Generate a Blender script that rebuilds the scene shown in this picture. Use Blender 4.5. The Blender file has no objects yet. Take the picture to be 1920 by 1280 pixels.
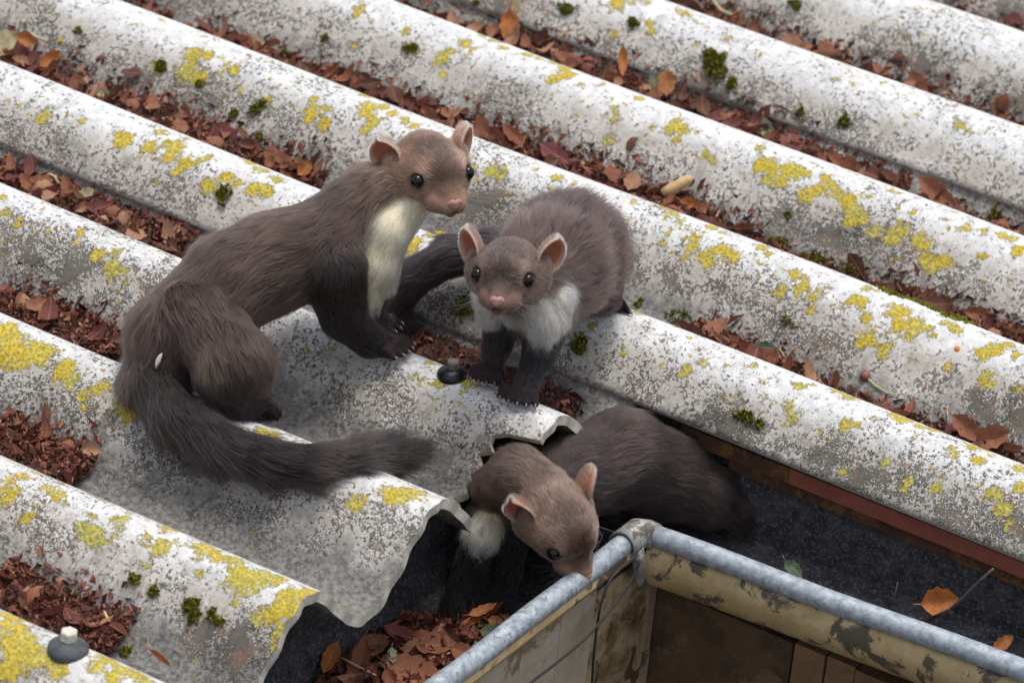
import bpy, math, random
import numpy as np
from mathutils import Matrix, Vector, kdtree

# ------------------------------------------------------------------ frame of the place
# roof frame: u = down the corrugations, v = across them, w = off the roof; the roof falls 6.3 degrees along u
UP = np.array([-0.11049, 0.0, 0.99388])
MW = np.array([[UP[2], 0, -UP[0]], [0, 1, 0], [UP[0], 0, UP[2]]])          # roof frame -> world
M3x = Matrix(MW.tolist()); M4 = M3x.to_4x4()
CAM = np.array([1.69083, -2.67661, 2.04480])
CR = np.array([[0.83600478, 0.54079379, 0.09294132], [-0.33544354, 0.36963715, 0.86651371], [0.43425067, -0.75558617, 0.4904242]])
FPX = 9271.72                                                             # focal length in pixels of a 1920 wide picture
P, A = 0.177, 0.030                                                       # pitch and half height of the corrugation
rng = np.random.default_rng(7); random.seed(7)
S = bpy.context.scene; COL = S.collection

# ------------------------------------------------------------------ camera, sky, sun, exposure
cd = bpy.data.cameras.new('camera'); cam = bpy.data.objects.new('camera', cd); COL.objects.link(cam)
rw = CR @ MW.T
cm = Matrix(rw.T.tolist()).to_4x4(); cm.translation = Vector((MW @ CAM).tolist()); cam.matrix_world = cm
cd.sensor_width = 36; cd.lens = FPX / 1920 * 36; cd.clip_start = 0.05; cd.clip_end = 500
cd.dof.use_dof = True; cd.dof.focus_distance = 4.02; cd.dof.aperture_fstop = 11
S.camera = cam
W = bpy.data.worlds.new('World'); S.world = W; W.use_nodes = True
wt = W.node_tree; sky = wt.nodes.new('ShaderNodeTexSky'); sky.sky_type = 'NISHITA'; sky.sun_disc = False
SUN_DIR = MW @ np.array([0.05, 0.10, 0.97]); SUN_DIR /= np.linalg.norm(SUN_DIR)
sky.sun_elevation = math.asin(SUN_DIR[2]); sky.sun_rotation = math.atan2(SUN_DIR[0], SUN_DIR[1])
sky.air_density = 1.0; sky.dust_density = 3.0; sky.ozone_density = 1.0
hs = wt.nodes.new('ShaderNodeHueSaturation'); hs.inputs['Saturation'].default_value = .38      # a bright, thinly overcast sky
wt.links.new(sky.outputs[0], hs.inputs['Color']); wt.links.new(hs.outputs[0], wt.nodes['Background'].inputs[0]); wt.nodes['Background'].inputs[1].default_value = 0.135
sl = bpy.data.lights.new('sun', 'SUN'); sl.energy = 1.35; sl.angle = math.radians(17); sl.color = (1.0, 0.95, 0.87)
so = bpy.data.objects.new('sun', sl); COL.objects.link(so)
so.rotation_euler = Vector((-SUN_DIR).tolist()).to_track_quat('-Z', 'Y').to_euler()
S.view_settings.view_transform = 'Standard'; S.view_settings.look = 'None'; S.view_settings.gamma = 1
S.view_settings.exposure = 0.66; S.view_settings.use_curve_mapping = False
S.render.engine = 'CYCLES'; S.cycles.use_denoising = True; S.cycles.max_bounces = 6
S.cycles.diffuse_bounces = 3; S.cycles.glossy_bounces = 3; S.cycles.transmission_bounces = 4; S.cycles.transparent_max_bounces = 4
S.cycles_curves.subdivisions = 2

# ------------------------------------------------------------------ measuring helpers (picture point -> point in the place)
def ray(x, y): return np.array([(x - 960) / FPX, -(y - 640) / FPX, -1.0]) @ CR
def atd(x, y, D): return CAM + ray(x, y) * D
def onw(x, y, w): r = ray(x, y); return CAM + r * (w - CAM[2]) / r[2]
def onv(x, y, v): r = ray(x, y); return CAM + r * (v - CAM[1]) / r[1]
def onu(x, y, u): r = ray(x, y); return CAM + r * (u - CAM[0]) / r[0]
def wave(v): return A * np.cos(2 * np.pi * np.asarray(v) / P)
def surf(x, y, lift=0.0):
    r = ray(x, y); t = np.linspace((.06 - CAM[2]) / r[2], (-.04 - CAM[2]) / r[2], 3000)
    X = CAM + t[:, None] * r
    return X[np.argmax(X[:, 2] - wave(X[:, 1]) - lift < 0)]
def normal_at(v):
    g = -A * 2 * np.pi / P * math.sin(2 * np.pi * v / P); n = np.array([0, -g, 1.0]); return n / np.linalg.norm(n)

# ------------------------------------------------------------------ object helpers
def tag(o, label=None, cat=None, group=None, kind=None):
    if label: o['label'] = label
    if cat: o['category'] = cat
    if group: o['group'] = group
    if kind: o['kind'] = kind
    return o
def thing(name, loc, label, cat, group=None, kind=None):
    o = bpy.data.objects.new(name, None); COL.objects.link(o); o.empty_display_size = 0.02
    m = M4.copy(); m.translation = Vector((MW @ np.asarray(loc, float)).tolist()); o.matrix_world = m
    return tag(o, label, cat, group, kind)
def mesh(name, V, F, mat, smooth=True):
    me = bpy.data.meshes.new(name); me.from_pydata([tuple(map(float, v)) for v in V], [], F)
    me.materials.append(mat)
    if smooth: me.polygons.foreach_set('use_smooth', [True] * len(me.polygons))
    me.update(); return me
def obj(name, me, parent=None, loc=(0, 0, 0), mtx=None):
    """mesh in roof coordinates (or, with a parent, relative to the parent's base)"""
    o = bpy.data.objects.new(name, me); COL.objects.link(o)
    if parent is not None:
        o.parent = parent; o.matrix_parent_inverse = Matrix()
        o.matrix_basis = mtx if mtx is not None else Matrix.Translation(loc)
    else:
        m = M4.copy(); m.translation = Vector((MW @ np.asarray(loc, float)).tolist())
        o.matrix_world = m @ mtx if mtx is not None else m
    return o
class MB:
    def __init__(s): s.V = []; s.F = []
    def add(s, V, F):
        b = len(s.V); s.V += [tuple(map(float, v)) for v in V]; s.F += [tuple(i + b for i in f) for f in F]; return s
    def box(s, a, b):
        (x0, y0, z0), (x1, y1, z1) = a, b
        return s.add([(x0,y0,z0),(x1,y0,z0),(x1,y1,z0),(x0,y1,z0),(x0,y0,z1),(x1,y0,z1),(x1,y1,z1),(x0,y1,z1)],
                     [(0,3,2,1),(4,5,6,7),(0,1,5,4),(1,2,6,5),(2,3,7,6),(3,0,4,7)])
    def tube(s, pts, rad, n=8, cap=True):
        pts = np.asarray(pts, float); m = len(pts); rad = np.broadcast_to(np.asarray(rad, float), (m,))
        T = np.gradient(pts, axis=0); T /= np.linalg.norm(T, axis=1)[:, None] + 1e-12
        a = np.array([0, 0, 1.0]) if abs(T[0][2]) < .9 else np.array([1.0, 0, 0]); V = []
        x = np.cross(T[0], a); x /= np.linalg.norm(x)
        for i in range(m):
            x = x - T[i] * (x @ T[i]); x /= np.linalg.norm(x); y = np.cross(T[i], x)
            for k in range(n):
                t = 2 * math.pi * k / n; V.append(pts[i] + rad[i] * (x * math.cos(t) + y * math.sin(t)))
        F = [(i*n+k, i*n+(k+1)%n, (i+1)*n+(k+1)%n, (i+1)*n+k) for i in range(m-1) for k in range(n)]
        if cap: F += [tuple(range(n))[::-1], tuple((m-1)*n+k for k in range(n))]
        return s.add(V, F)
    def sheet(s, prof, ax, t0, t1, n, th, dev=0):
        """extrude the polyline prof (2 coords) along axis ax ('u' or 'v') from t0 to t1, thickness th"""
        pr = np.asarray(prof, float); d = np.gradient(pr, axis=0); nn = np.stack([d[:, 1], -d[:, 0]], 1); nn /= np.linalg.norm(nn, axis=1)[:, None]
        loop = np.concatenate([pr, (pr + nn * th)[::-1]]); k = len(loop); V = []
        for t in np.linspace(t0, t1, n):
            for a, b in loop: V.append((t, a, b) if ax == 'u' else (a, t, b))
        F = [(i*k+j, i*k+(j+1)%k, (i+1)*k+(j+1)%k, (i+1)*k+j) for i in range(n-1) for j in range(k)]
        m = len(pr)
        for e in (0, (n-1)*k): F += [(e+j, e+j+1, e+k-2-j, e+k-1-j) for j in range(m-1)]
        return s.add(V, F)
    def lathe(s, prof, n=16, c=(0, 0, 0)):
        V = []; m = len(prof)
        for r, z in prof:
            for k in range(n): V.append((c[0] + r*math.cos(2*math.pi*k/n), c[1] + r*math.sin(2*math.pi*k/n), c[2] + z))
        F = [(i*n+k, i*n+(k+1)%n, (i+1)*n+(k+1)%n, (i+1)*n+k) for i in range(m-1) for k in range(n)]
        F += [tuple(range(n))[::-1], tuple((m-1)*n+k for k in range(n))]
        return s.add(V, F)
    def mesh(s, name, mat, smooth=False): return mesh(name, s.V, s.F, mat, smooth)

# ------------------------------------------------------------------ node helpers
class NT:
    def __init__(s, name):
        s.m = bpy.data.materials.new(name); s.m.use_nodes = True; s.t = s.m.node_tree; s.t.nodes.clear()
        s.out = s.t.nodes.new('ShaderNodeOutputMaterial')
    def n(s, ty, **kw):
        nd = s.t.nodes.new('ShaderNode' + ty)
        for k, v in kw.items(): setattr(nd, k, v)
        return nd
    def set(s, sock, v):
        if hasattr(v, 'is_linked') or isinstance(v, bpy.types.NodeSocket): s.t.links.new(v, sock)
        else: sock.default_value = v
    def math(s, op, a, b=0.0, c=0.0, clamp=False):
        nd = s.n('Math', operation=op, use_clamp=clamp); s.set(nd.inputs[0], a); s.set(nd.inputs[1], b); s.set(nd.inputs[2], c); return nd.outputs[0]
    def noise(s, vec, scale, detail=4, rough=.55, dist=0.0, col=False):
        nd = s.n('TexNoise'); s.set(nd.inputs['Vector'], vec); nd.inputs['Scale'].default_value = scale
        nd.inputs['Detail'].default_value = detail; nd.inputs['Roughness'].default_value = rough; nd.inputs['Distortion'].default_value = dist
        return nd.outputs['Color'] if col else nd.outputs['Fac']
    def step(s, x, lo, hi):
        nd = s.n('MapRange', interpolation_type='SMOOTHSTEP'); s.set(nd.inputs[0], x); s.set(nd.inputs[1], lo); s.set(nd.inputs[2], hi); return nd.outputs[0]
    def mix(s, f, a, b, mode='MIX'):
        nd = s.n('Mix', data_type='RGBA', blend_type=mode); s.set(nd.inputs[0], f); s.set(nd.inputs[6], a); s.set(nd.inputs[7], b); return nd.outputs[2]
    def ramp(s, f, stops, interp='LINEAR'):
        nd = s.n('ValToRGB'); nd.color_ramp.interpolation = interp; e = nd.color_ramp.elements
        while len(e) < len(stops): e.new(.5)
        for q, (p_, c) in zip(e, stops): q.position = p_; q.color = (*c, 1)
        s.set(nd.inputs[0], f); return nd.outputs[0]
    def attr(s, name, out='Fac'): return s.n('Attribute', attribute_name=name).outputs[out]
    def coord(s): return s.n('TexCoord').outputs['Object']
    def bump(s, h, dist=.001, strength=1.0):
        nd = s.n('Bump'); nd.inputs['Distance'].default_value = dist; nd.inputs['Strength'].default_value = strength; s.set(nd.inputs['Height'], h); return nd.outputs[0]
    def bsdf(s, col, rough=.8, normal=None, spec=.3, **kw):
        nd = s.n('BsdfPrincipled'); s.set(nd.inputs['Base Color'], col); s.set(nd.inputs['Roughness'], rough); nd.inputs['Specular IOR Level'].default_value = spec
        if normal is not None: s.set(nd.inputs['Normal'], normal)
        for k, v in kw.items(): s.set(nd.inputs[k.replace('_', ' ')], v)
        return nd.outputs[0]
    def done(s, sh): s.t.links.new(sh, s.out.inputs[0]); return s.m
def c4(c): return (*c, 1.0)

# ------------------------------------------------------------------ materials
def mat_roof():
    T = NT('weathered_fibre_cement'); co = T.coord()
    h = T.math('DIVIDE', T.n('SeparateXYZ').outputs[2], A); sep = h.node.inputs[0].links[0].from_node; T.set(sep.inputs[0], co)
    big = T.noise(co, 9, 3, .5); mid = T.noise(co, 42, 5, .62, .4); fine = T.noise(co, 210, 6, .72); tiny = T.noise(co, 620, 3, .7)
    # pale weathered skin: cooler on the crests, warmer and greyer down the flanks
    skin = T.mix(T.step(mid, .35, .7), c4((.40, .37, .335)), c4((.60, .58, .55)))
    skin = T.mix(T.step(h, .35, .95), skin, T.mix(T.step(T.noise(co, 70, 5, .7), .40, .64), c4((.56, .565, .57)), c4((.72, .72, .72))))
    skin = T.mix(T.math('MULTIPLY', T.step(fine, .5, .72), .35), skin, c4((.42, .40, .37)))
    # darker grey towards the trough bottoms, its edge broken by noise
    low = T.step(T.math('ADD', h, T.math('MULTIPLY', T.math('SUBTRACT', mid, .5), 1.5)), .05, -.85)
    trough_grey = T.mix(T.step(fine, .35, .65), c4((.065, .065, .066)), c4((.22, .215, .21)))
    col = T.mix(T.math('MULTIPLY', low, .93), skin, trough_grey)
    # black specks and films of dark crust: scattered everywhere, crowding into cloudy patches on the flanks, few on the crests
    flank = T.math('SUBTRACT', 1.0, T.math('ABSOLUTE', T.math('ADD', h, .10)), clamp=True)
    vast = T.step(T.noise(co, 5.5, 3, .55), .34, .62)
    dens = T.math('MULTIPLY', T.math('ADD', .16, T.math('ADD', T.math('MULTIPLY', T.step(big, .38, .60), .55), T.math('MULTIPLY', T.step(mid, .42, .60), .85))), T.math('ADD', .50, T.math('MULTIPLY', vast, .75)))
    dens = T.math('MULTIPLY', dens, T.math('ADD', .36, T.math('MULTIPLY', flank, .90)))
    sp1 = T.noise(co, 300, 5, .62); sp2 = T.noise(co, 720, 3, .6)
    thr = T.math('MAXIMUM', T.math('SUBTRACT', .685, T.math('MULTIPLY', dens, .25)), .50)
    speck = T.math('MULTIPLY', T.step(sp1, thr, T.math('ADD', thr, .05)), T.math('ADD', .62, T.math('MULTIPLY', T.step(sp2, .38, .56), .38)))
    thr2 = T.math('SUBTRACT', .720, T.math('MULTIPLY', dens, .21))
    speck2 = T.step(sp2, thr2, T.math('ADD', thr2, .05))
    speck = T.math('MAXIMUM', speck, speck2)
    blot = T.noise(co, 30, 6, .66, .8)
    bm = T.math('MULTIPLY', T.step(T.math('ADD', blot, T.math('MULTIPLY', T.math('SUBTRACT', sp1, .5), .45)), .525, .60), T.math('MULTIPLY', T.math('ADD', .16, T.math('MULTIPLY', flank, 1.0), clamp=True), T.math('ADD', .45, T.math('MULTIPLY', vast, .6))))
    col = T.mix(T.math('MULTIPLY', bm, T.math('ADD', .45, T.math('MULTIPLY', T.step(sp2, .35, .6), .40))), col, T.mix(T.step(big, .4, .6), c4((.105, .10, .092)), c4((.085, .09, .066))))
    scol = T.mix(T.step(mid, .35, .65), c4((.022, .021, .020)), c4((.075, .066, .055)))
    scol = T.mix(T.step(T.noise(co, 60, 2, .5), .56, .66), scol, c4((.13, .075, .05)))
    col = T.mix(T.math('MULTIPLY', speck, .9), col, scol)
    # yellow crust lichen; patches carried by a field on the mesh, their lobed edges by noise
    vec = T.n('Mapping'); T.set(vec.inputs[0], co); vec.inputs['Scale'].default_value = (1, .16, .16)
    streak = T.noise(vec.outputs[0], 130, 4, .6)
    col = T.mix(T.math('MULTIPLY', T.math('MULTIPLY', T.step(streak, .52, .68), T.step(h, .9, .1)), .42), col, c4((.17, .155, .14)))
    f = T.attr('lichen'); vor = T.n('TexVoronoi'); T.set(vor.inputs['Vector'], co); vor.inputs['Scale'].default_value = 330
    lf = T.math('ADD', f, T.math('ADD', T.math('MULTIPLY', T.math('SUBTRACT', T.noise(co, 150, 4, .6), .5), 1.5), T.math('MULTIPLY', T.math('SUBTRACT', T.noise(co, 480, 3, .7), .5), 1.3)))
    dots = T.math('MULTIPLY', T.step(T.noise(co, 125, 3, .55), .625, .69), T.math('MULTIPLY', T.step(h, -.1, .6), T.step(big, .36, .54)))
    lf = T.math('ADD', lf, T.math('MULTIPLY', dots, .55))
    lm = T.step(lf, .27, .40)
    g = T.math('ADD', T.math('MULTIPLY', T.noise(co, 420, 4, .7), .7), T.math('MULTIPLY', vor.outputs['Distance'], .45))
    lcol = T.ramp(g, [(.22, (.13, .11, .015)), (.42, (.34, .27, .025)), (.60, (.52, .385, .045)), (.85, (.68, .55, .13))])
    lcol = T.mix(T.math('MULTIPLY', T.step(T.attr('green'), .0, .9), .8), lcol, T.ramp(g, [(.25, (.10, .11, .03)), (.6, (.38, .36, .10)), (.85, (.56, .55, .27))]))
    lcol = T.mix(T.math('MULTIPLY', T.step(lf, .62, 1.15), .55), lcol, T.mix(T.step(sp2, .4, .6), c4((.15, .15, .07)), c4((.44, .40, .14))))
    lcol = T.mix(T.math('MULTIPLY', T.step(sp1, .58, .68), .6), lcol, c4((.12, .11, .05)))
    col = T.mix(lm, col, lcol)
    rim = T.math('MULTIPLY', T.step(lf, .02, .25), T.math('SUBTRACT', 1, lm))
    col = T.mix(T.math('MULTIPLY', T.math('MULTIPLY', rim, T.step(fine, .42, .6)), .55), col, c4((.16, .15, .13)))
    hgt = T.math('ADD', T.math('MULTIPLY', fine, .9), T.math('ADD', T.math('MULTIPLY', speck, .25), T.math('MULTIPLY', lm, T.math('ADD', .8, T.math('MULTIPLY', g, 1.6)))))
    hgt = T.math('ADD', hgt, T.math('MULTIPLY', mid, 1.2))
    return T.done(T.bsdf(col, .9, T.bump(hgt, .0011, .8), .15))
def mat_plain(name, a, b, scale=60, rough=.8, bumpd=.0006, spec=.3, third=None, metal=0.0, tscale=None, tthr=.53):
    T = NT(name); co = T.coord(); n = T.noise(co, scale, 6, .65); f = T.noise(co, scale * 5, 4, .7)
    col = T.mix(T.step(n, .35, .65), c4(a), c4(b))
    if third: col = T.mix(T.step(T.noise(co, tscale or scale * .6, 6, .7, .5), tthr, tthr + .06), col, c4(third))
    col = T.mix(T.math('MULTIPLY', T.step(f, .5, .75), .25), col, c4(tuple(x * .45 for x in a)))
    return T.done(T.bsdf(col, rough, T.bump(T.math('ADD', n, f), bumpd, .7), spec, Metallic=metal))
def mat_leaf(name, stops, rough=.62):
    T = NT(name); co = T.coord(); r = T.n('ObjectInfo').outputs['Random']
    base = T.ramp(r, stops)
    v = T.n('SeparateXYZ'); T.set(v.inputs[0], co)
    rib = T.math('ABSOLUTE', T.math('SINE', T.math('ADD', T.math('MULTIPLY', v.outputs[0], 1900), T.math('MULTIPLY', T.math('ABSOLUTE', v.outputs[1]), -1500))))
    mrib = T.step(T.math('ABSOLUTE', v.outputs[1]), .0009, .0003)
    n = T.noise(co, 230, 5, .65)
    col = T.mix(T.math('MULTIPLY', T.step(n, .42, .68), .6), base, T.mix(.5, base, c4((.03, .016, .012))))
    col = T.mix(T.math('MULTIPLY', mrib, .35), col, c4((.42, .25, .13)))
    bs = T.bsdf(col, rough, T.bump(T.math('ADD', T.math('MULTIPLY', rib, .5), n), .0007, .8), .35)
    tr = T.n('BsdfTranslucent'); T.set(tr.inputs[0], col); mx = T.n('MixShader'); mx.inputs[0].default_value = .25
    T.t.links.new(bs, mx.inputs[1]); T.t.links.new(tr.outputs[0], mx.inputs[2]); return T.done(mx.outputs[0])
def mat_attr(name, rough=.8, spec=.2):
    T = NT(name); return T.done(T.bsdf(T.attr('col', 'Color'), rough, None, spec))
def mat_fur(name):
    T = NT(name); h = T.n('BsdfHairPrincipled', model='CHIANG', parametrization='COLOR')
    T.set(h.inputs['Color'], T.attr('col', 'Color')); h.inputs['Roughness'].default_value = .42; h.inputs['Radial Roughness'].default_value = .55
    h.inputs['Coat'].default_value = 0.0; h.inputs['Random Roughness'].default_value = .2
    return T.done(h.outputs[0])
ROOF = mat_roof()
CUT = mat_plain('sheet_cut_edge', (.42, .39, .33), (.62, .58, .50), 90)
TONES = {'tan': mat_leaf('tan_dry_leaf', [(0, (.50, .28, .17)), (1, (.40, .20, .12))]), 'russet': mat_leaf('russet_dry_leaf', [(0, (.28, .10, .055)), (1, (.36, .15, .085))]),
         'maroon': mat_leaf('maroon_dry_leaf', [(0, (.17, .055, .045)), (1, (.22, .07, .06))]), 'dark brown': mat_leaf('dark_dry_leaf', [(0, (.12, .05, .035)), (1, (.16, .065, .04))])}
LITTER = TONES['russet']
PALE = mat_leaf('pale_leaf', [(0, (.62, .55, .32)), (1, (.66, .55, .36))])
GREEN = mat_leaf('green_leaf', [(0, (.34, .46, .30)), (1, (.30, .42, .26))])
DULLGREEN = mat_leaf('dull_green_leaf', [(0, (.12, .17, .12)), (1, (.14, .19, .11))])
ORANGE = mat_leaf('orange_leaf', [(0, (.50, .17, .045)), (1, (.47, .20, .07))])
PURPLE = mat_leaf('purple_leaf', [(0, (.28, .075, .08)), (1, (.26, .08, .09))])
CRUMB = mat_attr('leaf_crumb', .7, .2)
def mat_moss():
    T = NT('moss'); co = T.coord(); n = T.noise(co, 260, 3, .6); n2 = T.noise(co, 900, 2, .6)
    col = T.ramp(T.math('ADD', T.math('MULTIPLY', n, .6), T.math('MULTIPLY', n2, .4)), [(.25, (.04, .048, .010)), (.45, (.13, .14, .022)), (.62, (.32, .30, .045)), (.8, (.50, .45, .08))])
    return T.done(T.bsdf(col, .9, None, .1))
MOSS = mat_moss()
ZINC = mat_plain('weathered_zinc', (.25, .28, .315), (.42, .465, .51), 110, .48, .0003, .5, third=(.19, .21, .24), metal=.3, tscale=190)
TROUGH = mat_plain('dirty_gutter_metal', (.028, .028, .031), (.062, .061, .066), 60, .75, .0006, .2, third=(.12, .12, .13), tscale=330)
CREAMP = mat_plain('cream_gutter_paint', (.37, .265, .13), (.49, .37, .20), 28, .55, .0004, .35, third=(.09, .075, .055), tscale=26)
FASCIA = mat_plain('red_brown_paint', (.20, .058, .036), (.25, .075, .048), 45, .6, .0005, .3)
FASCIAD = mat_plain('stained_board', (.05, .026, .018), (.085, .04, .024), 45, .7, .0006, .2, third=(.13, .07, .02), tscale=60)
PLASTER = mat_plain('pale_plaster', (.30, .25, .19), (.39, .335, .265), 18, .85, .0008, third=(.19, .14, .085), tscale=16, tthr=.55)
STAINED = mat_plain('stained_plaster', (.15, .095, .035), (.38, .29, .19), 34, .85, .0014, third=(.075, .05, .022), tscale=30)
DARKWALL = mat_plain('dark_stained_wall', (.05, .031, .02), (.10, .062, .036), 24, .8, .001, third=(.13, .085, .05), tscale=14)
PLANKM = mat_plain('brown_timber', (.14, .078, .04), (.23, .135, .075), 20, .7, .0006)
BOLTD = mat_plain('dark_bolt', (.010, .010, .012), (.022, .021, .024), 120, .3, .0003, .5, metal=.5)
BOLTR = mat_plain('rust_bolt_head', (.11, .085, .08), (.20, .16, .15), 300, .6, .0004, .4)
BOLTL = mat_plain('pale_bolt_head', (.45, .42, .33), (.60, .58, .50), 200, .55, .0004, .4)
BOLTG = mat_plain('grey_rubber_washer', (.05, .057, .062), (.085, .092, .097), 150, .6, .0004, .3)
WIREM = mat_plain('black_wire', (.02, .02, .022), (.035, .034, .035), 200, .5)
TWIGM = mat_plain('twig_bark', (.07, .05, .045), (.13, .10, .09), 200, .8)
TANM = mat_plain('tan_stalk', (.50, .33, .16), (.60, .42, .22), 120, .65)
BERRY = mat_plain('dried_berry', (.17, .055, .045), (.28, .11, .08), 300, .4, .0006, .5)
STALKG = mat_plain('green_stalk', (.35, .42, .16), (.45, .50, .22), 200, .6)
GROUNDM = mat_plain('ground_soil', (.05, .045, .035), (.09, .08, .06), 4, .9)
FUR = mat_fur('fur'); SKIN = mat_attr('fur_undercoat', .9, .05)
def mat_ear():
    T = NT('ear_skin'); col = T.attr('col', 'Color'); n = T.noise(T.coord(), 700, 3, .6)
    c2 = T.mix(T.math('MULTIPLY', n, .35), col, c4((.30, .12, .07)))
    b = T.bsdf(c2, .7, None, .2); tr = T.n('BsdfTranslucent'); T.set(tr.inputs[0], T.mix(.5, c2, c4((.75, .30, .14)))); mx = T.n('MixShader'); mx.inputs[0].default_value = .45
    T.t.links.new(b, mx.inputs[1]); T.t.links.new(tr.outputs[0], mx.inputs[2]); return T.done(mx.outputs[0])
EARM = mat_ear()
def mat_eye():
    T = NT('eye'); return T.done(T.bsdf(c4((.004, .0035, .0035)), .03, None, .34))
EYEM = mat_eye()
NOSEM = mat_plain('nose_skin', (.30, .145, .115), (.36, .18, .145), 900, .42, .0003, .5)
CLAWM = mat_plain('claw_horn', (.09, .075, .068), (.24, .205, .185), 500, .35, .0001, .5)

# ------------------------------------------------------------------ ground far below the eaves
g = MB().add([(-40, -40, 0), (40, -40, 0), (40, 40, 0), (-40, 40, 0)], [(0, 1, 2, 3)])
go = bpy.data.objects.new('ground', g.mesh('ground', GROUNDM)); COL.objects.link(go); go.location = (0, 0, -2.6); tag(go, kind='structure')

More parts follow.
